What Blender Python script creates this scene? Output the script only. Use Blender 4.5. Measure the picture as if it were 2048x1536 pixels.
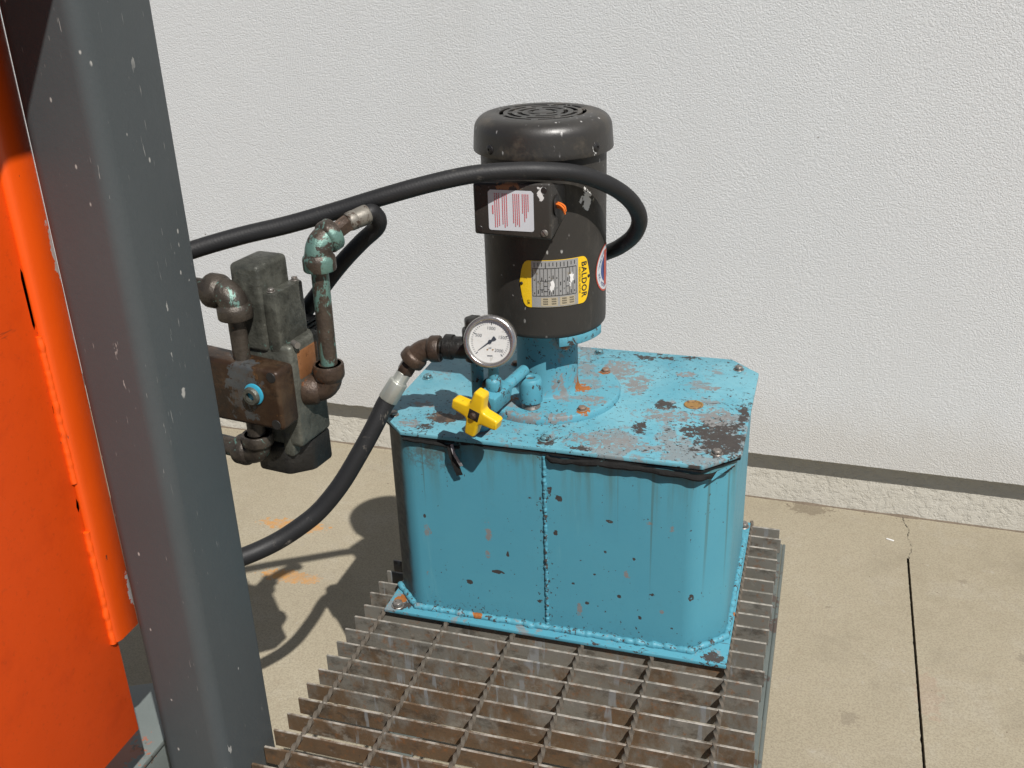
import bpy, bmesh, math, random
from mathutils import Vector, Matrix, noise as mnoise

for o in list(bpy.data.objects):
    bpy.data.objects.remove(o)
scene = bpy.context.scene
COL = scene.collection
rad = math.radians
random.seed(7)

# ------------------------------------------------------------------ camera
R0 = Vector((0.95626789, 0.29075216, -0.03185767))
R1 = Vector((0.09343941, -0.40688205, -0.90868921))
R2 = Vector((-0.27716567, 0.86597354, -0.41625595))
cam = bpy.data.cameras.new('camera')
cam.sensor_width = 36.0
cam.lens = 36.0 * 2051.4176 / 2048.0
cam.clip_start = 0.02
cam.clip_end = 500
camo = bpy.data.objects.new('camera', cam)
m = Matrix.Identity(4)
for i in range(3):
    m[i][0] = R0[i]; m[i][1] = -R1[i]; m[i][2] = -R2[i]
m.translation = (0.57977649, -1.20685962, 0.94456002)
camo.matrix_world = m
COL.objects.link(camo)
scene.camera = camo

# ------------------------------------------------------------------ light
SUN_AZ, SUN_EL = rad(-43.4), rad(51.4)          # direction the light travels, elevation
SD = Vector((math.sin(SUN_AZ) * math.cos(SUN_EL), math.cos(SUN_AZ) * math.cos(SUN_EL), -math.sin(SUN_EL)))
world = bpy.data.worlds.new('World')
scene.world = world
world.use_nodes = True
wn = world.node_tree
sky = wn.nodes.new('ShaderNodeTexSky')
sky.sky_type = 'NISHITA'
sky.sun_disc = False
sky.sun_elevation = SUN_EL
sky.altitude = 2500
sky.air_density = 0.8
sky.dust_density = 0.3
sky.sun_rotation = math.atan2(-SD.x, -SD.y)
bg = [n for n in wn.nodes if n.type == 'BACKGROUND'][0]
wn.links.new(sky.outputs[0], bg.inputs[0])
bg.inputs[1].default_value = 0.05
sun = bpy.data.lights.new('sun', 'SUN')
sun.energy = 5.0
sun.angle = rad(0.53)
sun.color = (1.0, 0.965, 0.915)
suno = bpy.data.objects.new('sun', sun)
suno.rotation_euler = SD.to_track_quat('-Z', 'Y').to_euler()
suno.location = (2, -2, 4)
COL.objects.link(suno)
scene.view_settings.view_transform = 'Standard'
scene.view_settings.look = 'None'
scene.view_settings.gamma = 1.0
scene.view_settings.exposure = 0.36
scene.cycles.use_denoising = True
scene.cycles.max_bounces = 8
scene.cycles.diffuse_bounces = 2
scene.cycles.glossy_bounces = 2

ZG = -0.37          # ground level (grating top is z = 0)


# ------------------------------------------------------------------ node helper
ALB = 0.78          # one overall scale for every base colour


class NT:
    def __init__(s, name):
        s.mat = bpy.data.materials.new(name)
        s.mat.use_nodes = True
        s.t = s.mat.node_tree
        s.b = [n for n in s.t.nodes if n.type == 'BSDF_PRINCIPLED'][0]
        s.g = s.t.nodes.new('ShaderNodeNewGeometry')
        s.P = s.g.outputs['Position']
        s.cache = {}

    def put(s, inp, v):
        if isinstance(v, bpy.types.NodeSocket):
            s.t.links.new(v, inp)
        elif isinstance(v, (tuple, list)) and inp.type == 'RGBA' and len(v) == 3:
            inp.default_value = (v[0] * ALB, v[1] * ALB, v[2] * ALB, 1)
        else:
            inp.default_value = v

    def math(s, op, a, b=0.0, clamp=False):
        n = s.t.nodes.new('ShaderNodeMath'); n.operation = op; n.use_clamp = clamp
        s.put(n.inputs[0], a); s.put(n.inputs[1], b)
        return n.outputs[0]

    def map(s, scale=(1, 1, 1), rot=(0, 0, 0), loc=(0, 0, 0), vec=None):
        n = s.t.nodes.new('ShaderNodeMapping')
        s.put(n.inputs[0], vec or s.P)
        n.inputs['Location'].default_value = loc
        n.inputs['Rotation'].default_value = rot
        n.inputs['Scale'].default_value = scale
        return n.outputs[0]

    def noise(s, scale, detail=4, rough=0.55, vec=None, dist=0.0):
        key = (scale, detail, rough, dist)
        if vec is None and key in s.cache:
            return s.cache[key]
        n = s.t.nodes.new('ShaderNodeTexNoise')
        s.put(n.inputs['Vector'], vec or s.P)
        n.inputs['Scale'].default_value = scale
        n.inputs['Detail'].default_value = detail
        n.inputs['Roughness'].default_value = rough
        n.inputs['Distortion'].default_value = dist
        if vec is None:
            s.cache[key] = n.outputs['Fac']
        return n.outputs['Fac']

    def vor(s, scale, feature='F1', vec=None, out='Distance', rnd=1.0):
        n = s.t.nodes.new('ShaderNodeTexVoronoi')
        n.feature = feature
        s.put(n.inputs['Vector'], vec or s.P)
        n.inputs['Scale'].default_value = scale
        n.inputs['Randomness'].default_value = rnd
        return n.outputs[out]

    def step(s, v, lo, hi):
        n = s.t.nodes.new('ShaderNodeMapRange')
        n.interpolation_type = 'SMOOTHSTEP'
        s.put(n.inputs[0], v)
        n.inputs[1].default_value = lo; n.inputs[2].default_value = hi
        n.inputs[3].default_value = 0; n.inputs[4].default_value = 1
        return n.outputs[0]

    def mix(s, f, a, b):
        n = s.t.nodes.new('ShaderNodeMix'); n.data_type = 'RGBA'
        s.put(n.inputs[0], f); s.put(n.inputs[6], a); s.put(n.inputs[7], b)
        return n.outputs[2]

    def axis(s, k):
        n = s.t.nodes.new('ShaderNodeSeparateXYZ')
        s.t.links.new(s.P, n.inputs[0])
        return n.outputs[k]

    def spot(s, c, r, wob=0.5, scale=60, squash=(1, 1, 1)):
        """irregular blob mask round a world point"""
        d = s.t.nodes.new('ShaderNodeVectorMath'); d.operation = 'SUBTRACT'
        s.t.links.new(s.P, d.inputs[0]); d.inputs[1].default_value = c
        q = s.t.nodes.new('ShaderNodeVectorMath'); q.operation = 'MULTIPLY'
        s.t.links.new(d.outputs[0], q.inputs[0]); q.inputs[1].default_value = squash
        l = s.t.nodes.new('ShaderNodeVectorMath'); l.operation = 'LENGTH'
        s.t.links.new(q.outputs[0], l.inputs[0])
        w = s.math('MULTIPLY', s.math('SUBTRACT', s.noise(round(scale / 40) * 40 + 30, 4, .65), .5), r * wob * 4)
        dd = s.math('ADD', l.outputs['Value'], w)
        return s.math('SUBTRACT', 1.0, s.step(dd, r * .92, r * 1.08))

    def mx(s, a, b):
        return s.math('MAXIMUM', a, b)

    def bump(s, h, strength=.3, dist=.002):
        n = s.t.nodes.new('ShaderNodeBump')
        n.inputs['Strength'].default_value = strength
        n.inputs['Distance'].default_value = dist
        s.put(n.inputs['Height'], h)
        s.t.links.new(n.outputs[0], s.b.inputs['Normal'])

    def done(s, col, rough=.5, metal=0.0, spec=None):
        s.put(s.b.inputs['Base Color'], col)
        s.put(s.b.inputs['Roughness'], rough)
        s.put(s.b.inputs['Metallic'], metal)
        if spec is not None:
            s.b.inputs['Specular IOR Level'].default_value = spec
        return s.mat


def simple(name, col, rough=.5, metal=0.0, var=.12, scale=40, bump=.15, spec=None):
    n = NT(name)
    f = n.noise(scale, 6, .65)
    c = n.mix(f, [x * (1 - var) for x in col], [min(1, x * (1 + var)) for x in col])
    n.bump(n.noise(scale * 6, 4, .6), bump, .0008)
    return n.done(c, rough, metal, spec)


M = {}

# concrete ground -----------------------------------------------------------
n = NT('concrete')
big = n.noise(2.2, 5, .6)
mid = n.noise(22, 5, .65)
fine = n.noise(260, 3, .8)
c = n.mix(n.step(big, .3, .7), (.330, .290, .208), (.392, .350, .258))
c = n.mix(n.step(mid, .35, .68), c, (.366, .323, .236))
c = n.mix(n.math('MULTIPLY', n.step(n.noise(9, 6, .7, dist=.6), .52, .68), .4), c, (.41, .375, .30))
grain = n.step(fine, .36, .60)
c = n.mix(n.math('MULTIPLY', n.math('SUBTRACT', 1.0, grain), .5), c, (.20, .165, .12))
c = n.mix(n.math('MULTIPLY', n.step(n.noise(60, 6, .78), .5, .72), .5), c, (.29, .24, .17))
dots = n.math('MULTIPLY', n.math('SUBTRACT', 1.0, n.step(n.vor(24), .02, .045)), n.step(n.noise(31, 2), .58, .62))
c = n.mix(dots, c, (.12, .09, .06))
# sprayed orange layout marks worn into the slab
for cc, sq in (((-.566, .632, ZG), (.46, 1.5, 1)), ((-.478, .44, ZG), (.52, 1.8, 1))):
    mk = n.math('MULTIPLY', n.spot(cc, .037, .55, 30, sq), n.step(n.noise(60, 6, .78), .30, .62))
    c = n.mix(n.math('MULTIPLY', mk, .8), c, (.52, .245, .06))
c = n.mix(n.math('MULTIPLY', n.spot((.84, .40, ZG), .03, .8, 25, (1.4, .5, 1)), .14), c, (.36, .17, .12))
c = n.mix(n.math('MULTIPLY', n.spot((.609, 1.0, ZG), .035, .9, 30, (.8, 1.5, 1)), .5), c, (.13, .10, .07))
c = n.mix(n.math('MULTIPLY', n.step(n.noise(4.5, 6, .72, vec=n.map(loc=(2, 7, 0))), .54, .70), .30), c, (.22, .19, .14))
c = n.mix(n.math('MULTIPLY', n.step(n.noise(38, 4, .65, vec=n.map(loc=(2, 3, 0))), .66, .72), .45), c, (.42, .39, .33))
for cc, r in (((1.02, .55, ZG), .012), ((.70, .30, ZG), .016), ((.93, .78, ZG), .008), ((-.30, .75, ZG), .012), ((.66, .62, ZG), .006)):
    c = n.mix(n.math('MULTIPLY', n.spot(cc, r, .9, 70, (1, 1, 1)), .35), c, (.16, .13, .10))
h = n.math('ADD', n.math('MULTIPLY', fine, .6), n.math('MULTIPLY', n.noise(120, 4, .7), .5))
n.bump(h, .35, .002)
M['concrete'] = n.done(c, .9, spec=.2)

M['joint'] = simple('joint_dirt', (.035, .028, .022), .95, var=.4, scale=90)

# stucco --------------------------------------------------------------------
n = NT('stucco')
a = n.noise(300, 3, .6, dist=.6)
b_ = n.noise(110, 3, .6)
h = n.math('ADD', n.math('MULTIPLY', n.step(a, .34, .62), .75), n.math('MULTIPLY', b_, .5))
n.bump(h, .42, .0026)
c = n.mix(n.noise(1.3, 4, .6), (.69, .70, .70), (.735, .742, .74))
c = n.mix(n.math('MULTIPLY', n.step(n.noise(5, 7, .7), .5, .75), .18), c, (.64, .64, .63))
c = n.mix(n.math('MULTIPLY', n.step(n.noise(2.6, 6, .7, vec=n.map((1.6, 1, .25))), .52, .72), .12), c, (.56, .55, .52))
splash = n.math('SUBTRACT', 1.0, n.step(n.math('ADD', n.axis(2), n.math('MULTIPLY', n.noise(12, 6, .7), -.16)), -.29, -.12))
c = n.mix(n.math('MULTIPLY', splash, .35), c, (.52, .47, .39))
dots = n.math('MULTIPLY', n.math('SUBTRACT', 1.0, n.step(n.vor(9), .012, .03)), n.step(n.noise(13, 2), .6, .64))
c = n.mix(dots, c, (.25, .22, .2))
M['stucco'] = n.done(c, .92, spec=.2)

n = NT('stucco_base')
a = n.noise(52, 6, .7, dist=.3)
b_ = n.noise(230, 3, .6)
h = n.math('ADD', n.step(a, .22, .58), n.math('MULTIPLY', b_, .45))
n.bump(h, .5, .0042)
c = n.mix(n.noise(6, 5, .65), (.55, .515, .435), (.66, .635, .57))
pit = n.math('SUBTRACT', 1.0, n.step(n.noise(48, 6, .7, dist=.6), .30, .36))
c = n.mix(n.math('MULTIPLY', pit, .6), c, (.30, .26, .2))
M['stucco_base'] = n.done(c, .92, spec=.2)

# blue paint ----------------------------------------------------------------
BLUE, BLUE2 = (.092, .325, .405), (.066, .268, .365)
GREY, DARK, RUST = (.235, .235, .235), (.032, .029, .028), (.34, .105, .018)


def blue(name, primer=.60, chips=.66, scr=True, extra=None, streak=False, grad=0.0, dirt=.35, pin=.70, dark_left=False, fade=0.0):
    n = NT(name)
    c = n.mix(n.noise(7, 6, .65), BLUE2, BLUE)
    if fade:
        c = n.mix(n.math('MULTIPLY', n.step(n.noise(11, 6, .7), .25, .7), fade), c, (.19, .43, .50))
    c = n.mix(n.math('MULTIPLY', n.step(n.noise(38, 6, .75), .55, .75), dirt), c, (.075, .22, .26))
    big = n.noise(13, 9, .68, dist=.25)
    reg = n.noise(6.5, 3, .55, vec=n.map(loc=(3.1, 1.7, .4)))
    v = n.math('ADD', big, n.math('MULTIPLY', n.math('SUBTRACT', reg, .5), .5))
    if grad:
        gx = n.math('MULTIPLY', n.math('SUBTRACT', n.axis(0), .22), grad)
        v = n.math('ADD', v, gx)
    pm = n.step(v, primer, primer + .035)
    fleck = n.step(n.noise(85, 6, .75, dist=.5), .58, .62)
    pm = n.mx(pm, n.math('MULTIPLY', fleck, n.step(v, primer - .12, primer - .02)))
    pm = n.math('MULTIPLY', pm, n.step(n.noise(120, 5, .75, dist=.4), .36, .44))
    c = n.mix(n.math('MULTIPLY', pm, .85), c, n.mix(n.noise(55, 4, .7), (.155, .17, .175), (.25, .26, .26)))
    # dark chips down to metal, stretched one way
    k = n.noise(62, 7, .72, vec=n.map((1, 1.55, 1.2), (0, 0, .35)), dist=.5)
    reg2 = n.noise(8.5, 3, .5, vec=n.map(loc=(7.3, 2.2, 5.1)))
    kv = n.math('ADD', k, n.math('MULTIPLY', n.math('SUBTRACT', reg2, .5), .34))
    if grad:
        kv = n.math('ADD', kv, n.math('MULTIPLY', gx, .55))
    cm = n.step(kv, chips, chips + .018)
    if scr:
        for r, sc in ((.9, 5), (-.5, 4), (2.0, 6)):
            sv = n.noise(16, 3, .5, vec=n.map((1, 26, 1), (0, 0, r), (sc, 0, 0)))
            sm = n.math('MULTIPLY', n.step(sv, .665, .69), n.step(n.noise(17, 2, .5, vec=n.map(loc=(sc, 4, 2))), .58, .62))
            cm = n.mx(cm, sm)
    # pin-head chips everywhere, in drifts
    pf = n.noise(210, 3, .6, vec=n.map((1, 1, .8), (.4, .2, .7)), dist=.4)
    gate = n.math('MULTIPLY', n.math('SUBTRACT', n.noise(9, 4, .65), .5), .22)
    pv = n.math('ADD', pf, gate)
    if streak:
        ax = n.math('ABSOLUTE', n.math('SUBTRACT', n.axis(0), .2512))
        near = n.mx(n.math('SUBTRACT', 1.0, n.step(ax, .003, .020)), n.math('SUBTRACT', 1.0, n.step(n.axis(2), .008, .040)))
        near = n.mx(near, n.step(n.axis(2), .285, .297))
        pv = n.math('ADD', pv, n.math('MULTIPLY', near, .085))
    cm = n.mx(cm, n.step(pv, pin, pin + .02))
    if extra:
        for (cc, r, wob, sq) in extra.get('dark', ()):
            cm = n.mx(cm, n.math('MULTIPLY', n.spot(cc, r, wob, 75, sq), n.step(n.noise(150, 4, .7), .33, .40)))
    c = n.mix(cm, c, n.mix(n.noise(140, 4), DARK, (.065, .056, .05)))
    if extra:
        for (cc, r, wob, sq) in extra.get('grey', ()):
            c = n.mix(n.math('MULTIPLY', n.spot(cc, r, wob, 80, sq), n.step(n.noise(120, 5, .75, dist=.4), .40, .50)), c, n.mix(n.noise(55, 4, .7), (.16, .165, .165), (.25, .25, .245)))
        for (cc, r, wob, sq) in extra.get('rust', ()):
            c = n.mix(n.spot(cc, r, wob, 90, sq), c, n.mix(n.noise(130), (.20, .065, .02), (.44, .16, .03)))
        for (cc, r, wob, sq) in extra.get('brown', ()):
            c = n.mix(n.spot(cc, r, wob, 60, sq), c, n.mix(n.step(n.noise(95, 5, .7), .4, .65), (.045, .035, .03), (.13, .085, .055)))
    if streak:
        sv = n.noise(30, 5, .65, vec=n.map((1, 1, .07)))
        fade = n.step(n.axis(2), .16, .30)
        c = n.mix(n.math('MULTIPLY', n.math('MULTIPLY', n.step(sv, .50, .68), fade), .55), c, (.085, .13, .095))
        lo = n.math('MULTIPLY', n.math('SUBTRACT', 1.0, n.step(n.math('ADD', n.axis(2), n.math('MULTIPLY', n.noise(30, 5, .7), .05)), .02, .075)), .35)
        c = n.mix(lo, c, (.05, .16, .20))
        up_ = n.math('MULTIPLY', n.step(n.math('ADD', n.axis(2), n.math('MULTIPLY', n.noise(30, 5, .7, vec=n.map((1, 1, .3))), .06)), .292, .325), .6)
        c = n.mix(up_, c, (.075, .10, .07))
        drip = n.noise(75, 2, .5, vec=n.map((1, 1, .018), loc=(1.3, 0, 0)))
        c = n.mix(n.math('MULTIPLY', n.math('MULTIPLY', n.step(drip, .66, .70), n.step(n.axis(2), .05, .22)), .5), c, (.07, .11, .085))
        sp = n.math('MULTIPLY', n.spot((.09, -.05, .275), .05, .8, 35, (.9, 1, 1.5)), n.step(n.noise(70, 6, .75), .44, .6))
        c = n.mix(n.math('MULTIPLY', sp, .6), c, (.09, .06, .03))
        c = n.mix(n.math('MULTIPLY', n.step(n.noise(26, 5, .7, vec=n.map((1, 1, .12), loc=(2, 2, 2))), .60, .72), .3), c, (.16, .40, .45))
    if dark_left:  # left side and chamfer mixed to a mottled dark brown
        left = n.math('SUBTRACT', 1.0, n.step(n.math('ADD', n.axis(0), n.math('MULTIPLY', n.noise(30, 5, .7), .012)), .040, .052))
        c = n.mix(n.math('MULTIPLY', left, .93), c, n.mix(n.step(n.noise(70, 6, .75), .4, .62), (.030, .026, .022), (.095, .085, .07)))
    hgt = n.math('SUBTRACT', n.math('MULTIPLY', n.noise(240, 4, .6), .12), n.math('ADD', n.math('MULTIPLY', pm, .25), n.math('MULTIPLY', cm, .5)))
    n.bump(hgt, .45, .0009)
    rgh = n.math('ADD', .40, n.math('MULTIPLY', n.noise(45, 4), .2))
    return n.done(c, n.math('ADD', rgh, n.math('MULTIPLY', n.mx(pm, cm), .18)), spec=.35)


ZL = .303
M['lid'] = blue('blue_paint_lid', .585, .628, True, {
    'dark': [((.475, .015, ZL), .034, 1.0, (1, .8, 1)), ((.465, .055, ZL), .030, 1.2, (1, 1, 1)), ((.497, .10, ZL), .012, 1.2, (2, .35, 1)),
             ((.386, .107, ZL), .0150, .5, (1, 1, 1)), ((.44, .035, ZL), .02, 1.2, (1, 1, 1)), ((.33, .272, ZL), .012, 1.1, (.6, 1.4, 1)),
             ((.36, .275, ZL), .008, 1.1, (.6, 1.4, 1)), ((.40, .285, ZL), .007, 1, (.5, 1.5, 1)), ((.25, -.036, ZL), .012, 1, (1, 1, 1)),
             ((.075, -.035, ZL), .007, 1, (.6, 1, 1)), ((.30, -.045, ZL), .007, 1, (.6, 1, 1)), ((.365, .03, ZL), .009, 1.3, (1, .6, 1))],
    'grey': [((.46, .085, ZL), .022, .8, (1, .8, 1)), ((.30, .215, ZL), .028, .9, (1, .8, 1)), ((.335, .17, ZL), .022, 1, (1.2, .7, 1)), ((.05, -.03, ZL), .011, .6, (.7, 1, 1)),
             ((.155, -.03, ZL), .012, .6, (.7, 1, 1)), ((.40, .075, ZL), .022, 1.4, (.6, 1.4, 1)), ((.33, -.02, ZL), .020, 1.5, (.5, 1.3, 1)), ((.44, .18, ZL), .008, .9, (.6, 1, 1)),
             ((.40, .22, ZL), .009, .8, (.6, 1, 1)), ((.05, .03, ZL), .010, .8, (.6, 1, 1))],
    'brown': [((.093, -.003, ZL), .019, .7, (.85, 1.1, 1)), ((.11, .004, ZL), .012, .8, (.8, 1, 1))],
}, grad=.16, pin=.635, fade=.75)
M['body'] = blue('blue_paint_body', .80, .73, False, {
    'grey': [((.075, -.0515, .145), 0.0065, 1.0, (1.6, 1, .6)), ((.168, -.0515, .155), 0.0072, 1.0, (1.5, 1, .5)), ((.165, -.0515, .118), 0.0043, .9, (1.3, 1, .6)),
             ((.298, -.0515, .045), 0.0058, .9, (1.5, 1, .7)), ((.365, -.0515, .118), 0.0036, .8, (1, 1, .7)), ((.415, -.0515, .065), 0.0029, .6, (1, 1, 1)), ((.07, -.0515, .07), 0.0029, .9, (1.6, 1, .6)),
             ((.395, -.0515, .205), 0.0029, .9, (.7, 1, 1)), ((.425, -.0515, .20), 0.0029, 1.0, (1, 1, .7))],
    'dark': [((.135, -.0515, .065), 0.0036, .7, (.8, 1, 1)), ((.072, -.0515, .168), 0.0025, .5, (1, 1, .8)), ((.258, -.0515, .235), 0.0029, .9, (1, 1, .6)), ((.271, -.0515, .225), 0.0043, .9, (1, 1, .8)),
             ((.455, -.05, .095), 0.0043, .9, (1, 1, .8)), ((.195, -.0515, .125), 0.0029, .8, (1.4, 1, .6)), ((.32, -.0515, .11), 0.0025, .8, (1, 1, 1)), ((.29, -.0515, .09), 0.0022, .8, (1, 1, 1)),
             ((.34, -.0515, .20), 0.0029, 1.2, (.6, 1, 1.2)), ((.24, -.0515, .05), 0.0029, 1, (.8, 1, 1)), ((.18, -.0515, .09), 0.0036, 1, (.5, 1, 1.5)), ((.265, -.0515, .17), 0.0025, 1, (1, 1, .6)),
             ((.375, -.0515, .145), 0.0022, 1, (1, 1, 1)), ((.40, -.0515, .09), 0.0029, 1, (.7, 1, 1)), ((.355, -.0515, .08), 0.0020, 1, (1, 1, 1)), ((.385, -.0515, .05), 0.0023, 1, (1, 1, 1)), ((.43, -.0515, .04), 0.0022, 1, (1, 1, 1)),
             ((.30, -.0515, .13), 0.0020, 1, (1, 1, 1)), ((.335, -.0515, .15), 0.0020, 1, (1, 1, 1)), ((.31, -.0515, .06), 0.0022, 1, (1, 1, 1))]}, streak=True, dirt=.25, pin=.700, dark_left=True)
M['weld'] = blue('blue_paint_weld', .63, .575, False, {'rust': [((.145, -.058, .012), .006, .7, (.8, 1, 1))]}, dirt=.6, pin=.60)
M['plate'] = blue('blue_paint_plate', .60, .60, True, {'rust': [((.018, -.043, .006), .009, .6, (1, .8, 1)), ((.503, .045, .006), .005, .5, (1, .8, 1))],
                                                     'dark': [((.030, -.055, .006), .009, 1, (1, 1, 1)), ((.49, -.058, .006), .012, 1.1, (1, 1, 1))]})
M['flange'] = blue('blue_paint_flange', .565, .625, False, {'rust': [((.262, .113, .314), .012, .8, (1, 1, .5)), ((.17, .055, .314), .010, .8, (1, 1, 1)), ((.283, .176, .314), .008, .6, (1, 1, 1)),
                                                                 ((.281, .043, .314), .009, .8, (1, 1, 1))],
                                                        'grey': [((.29, .075, .314), .014, 1, (1, 1, 1)), ((.16, .03, .314), .012, 1, (1, 1, 1)), ((.195, .008, .31), .009, 1.2, (.5, 1, 1)), ((.25, .015, .31), .010, 1.2, (.5, 1, 1)), ((.22, .006, .312), .006, 1.2, (.5, 1, 1)), ((.245, .072, .33), .012, 1, (1, 1, .6))]}, dirt=.9, pin=.63, fade=.3)
M['bluepart'] = blue('blue_paint_fitting', .56, .625, False, dirt=.75, pin=.62)

# motor black ----------------------------------------------------------------
n = NT('motor_black')
c = n.mix(n.noise(14, 6, .7), (.026, .0235, .021), (.043, .039, .034))
c = n.mix(n.math('MULTIPLY', n.step(n.noise(7, 6, .72), .48, .72), .55), c, (.075, .066, .055))
c = n.mix(n.math('MULTIPLY', n.step(n.noise(60, 5, .7, vec=n.map((1, 1, .25))), .56, .7), .35), c, (.095, .084, .07))
sp = n.math('MULTIPLY', n.math('SUBTRACT', 1.0, n.step(n.vor(85, vec=n.map((1, 1, .55), (.25, .15, 0))), .09, .17)), n.step(n.noise(10, 3, .6), .44, .54))
sp = n.math('MULTIPLY', sp, n.step(n.noise(57, 2), .46, .52))
c = n.mix(n.math('MULTIPLY', sp, .8), c, (.42, .41, .39))
for cc, r in (((.2835, .0655, .607), .009),):
    c = n.mix(n.spot(cc, r, .9, 90, (1, 1, .7)), c, (.78, .77, .75))
drip = n.math('MULTIPLY', n.spot((.2905, .074, .592), .007, .9, 70, (2.5, 1.5, .5)), .5)
c = n.mix(drip, c, (.25, .21, .14))
n.bump(n.noise(260, 4, .65), .3, .0006)
M['motor'] = n.done(c, n.math('ADD', .42, n.math('MULTIPLY', n.noise(30, 4), .2)), spec=.35)

n = NT('fan_cover_black')
c = n.mix(n.noise(18, 6, .7), (.020, .019, .0175), (.040, .036, .032))
c = n.mix(n.math('MULTIPLY', n.step(n.noise(16, 6, .72, vec=n.map(loc=(5, 1, 2))), .52, .68), .6), c, (.10, .083, .063))
sp = n.math('MULTIPLY', n.math('SUBTRACT', 1.0, n.step(n.vor(110, vec=n.map((1, 1, .38), (.3, .2, .4))), .11, .20)), n.step(n.noise(17, 3, .6), .46, .54))
sp = n.math('MULTIPLY', sp, n.step(n.noise(60, 2), .42, .5))
c = n.mix(n.math('MULTIPLY', sp, .8), c, (.42, .41, .40))
c = n.mix(n.spot((.292, .068, .672), .0045, .6, 120, (1, 1, .6)), c, (.7, .69, .67))
n.bump(n.noise(260, 4, .65), .3, .0006)
M['cover'] = n.done(c, n.math('ADD', .30, n.math('MULTIPLY', n.noise(30, 4), .22)), spec=.5)

M['dark_inside'] = simple('dark_inside', (.012, .011, .010), .8, var=.3)
M['box'] = None
n = NT('terminal_box_black')
c = n.mix(n.noise(35, 6, .7), (.024, .022, .020), (.046, .041, .036))
c = n.mix(n.math('MULTIPLY', n.step(n.noise(28, 6, .75, vec=n.map(loc=(1, 9, 2))), .58, .68), .6), c, (.14, .12, .10))
c = n.mix(n.spot((.243, -.0122, .631), .0052, 1.0, 130, (1.2, 1, .7)), c, (.62, .61, .60))
c = n.mix(n.math('MULTIPLY', n.spot((.20, -.0122, .640), .008, 1.0, 100, (.7, 1, 1.2)), .8), c, (.34, .16, .07))
sp = n.math('MULTIPLY', n.math('SUBTRACT', 1.0, n.step(n.vor(120), .07, .13)), n.step(n.noise(25, 3, .6), .52, .58))
c = n.mix(n.math('MULTIPLY', sp, .6), c, (.40, .39, .38))
n.bump(n.noise(300, 4, .65), .3, .0006)
M['box'] = n.done(c, .45, spec=.4)

# grey post ------------------------------------------------------------------
n = NT('grey_frame_paint')
c = n.mix(n.noise(6, 6, .65), (.056, .066, .070), (.074, .084, .088))
c = n.mix(n.math('MULTIPLY', n.step(n.noise(9, 6, .7, vec=n.map((1, 1, .25))), .55, .75), .4), c, (.082, .098, .106))
c = n.mix(n.math('MULTIPLY', n.step(n.noise(150, 3, .7), .5, .7), .18), c, (.05, .06, .065))
v = n.vor(62, vec=n.map((1, 1, .5), (.5, .6, .1)))
sp = n.math('MULTIPLY', n.math('SUBTRACT', 1.0, n.step(v, .05, .10)), n.step(n.noise(23, 2), .53, .56))
v2 = n.math('ADD', n.vor(21, vec=n.map((1, 1, .6), loc=(2, 1, 3))), n.math('MULTIPLY', n.math('SUBTRACT', n.noise(150, 3, .7), .5), .12))
sp = n.mx(sp, n.math('MULTIPLY', n.math('SUBTRACT', 1.0, n.step(v2, .05, .08)), n.step(n.noise(9, 2), .52, .55)))
sv = n.noise(22, 4, .6, vec=n.map((3.2, 3.2, 1), (.5, .3, .2), (1, 2, 3)))
sv = n.math('MULTIPLY', n.step(sv, .69, .71), n.step(n.noise(7, 2), .44, .52))
sp = n.mx(sp, n.math('MULTIPLY', sv, .8))
fs = n.noise(40, 2, .5, vec=n.map((12, 12, 1), (.15, .1, 0)))
sp = n.mx(sp, n.math('MULTIPLY', n.math('MULTIPLY', n.step(fs, .71, .73), n.step(n.noise(11, 2, vec=n.map(loc=(4, 4, 4))), .5, .56)), .55))
c = n.mix(n.math('MULTIPLY', sp, .85), c, (.45, .44, .41))
rs = n.math('MULTIPLY', n.math('SUBTRACT', 1.0, n.step(n.vor(17, vec=n.map(loc=(7, 3, 1))), .03, .06)), n.step(n.noise(5, 2), .52, .55))
c = n.mix(rs, c, (.10, .05, .03))
n.bump(n.math('ADD', n.noise(190, 4, .65), n.math('MULTIPLY', n.noise(24, 3), .6)), .18, .0012)
M['post'] = n.done(c, n.math('ADD', .42, n.math('MULTIPLY', n.noise(30, 4), .15)), spec=.4)

n = NT('grey_green_channel')
c = n.mix(n.noise(8, 6, .65), (.13, .155, .15), (.19, .215, .205))
c = n.mix(n.step(n.noise(26, 6, .75), .62, .66), c, (.10, .06, .035))
c = n.mix(n.math('MULTIPLY', n.spot((-.25, -.40, -.05), .03, 1.0, 40, (1, .6, 1)), .7), c, (.42, .10, .03))
n.bump(n.noise(180, 4, .65), .2, .001)
M['channel'] = n.done(c, .55)

n = NT('orange_paint')
c = n.mix(n.noise(5, 6, .6), (.80, .078, .004), (.90, .092, .005))
c = n.mix(n.math('MULTIPLY', n.step(n.noise(14, 6, .7), .48, .72), .5), c, (.66, .058, .004))
c = n.mix(n.math('MULTIPLY', n.step(n.noise(160, 4, .75), .56, .7), .3), c, (.40, .045, .008))
sp = n.math('MULTIPLY', n.math('SUBTRACT', 1.0, n.step(n.vor(42, vec=n.map((1, 1, .55), (.5, .2, 0))), .035, .07)), n.step(n.noise(13, 2), .53, .57))
c = n.mix(n.math('MULTIPLY', sp, .6), c, (.62, .45, .38))
sm = n.math('MULTIPLY', n.step(n.noise(19, 4, .6, vec=n.map((1, .35, 2.6), (.75, 0, 0))), .67, .70), n.step(n.noise(6, 2), .44, .52))
c = n.mix(n.math('MULTIPLY', sm, .8), c, (.10, .04, .02))
n.bump(n.math('ADD', n.math('MULTIPLY', n.noise(220, 4, .6), .5), n.noise(30, 3)), .16, .0012)
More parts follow.
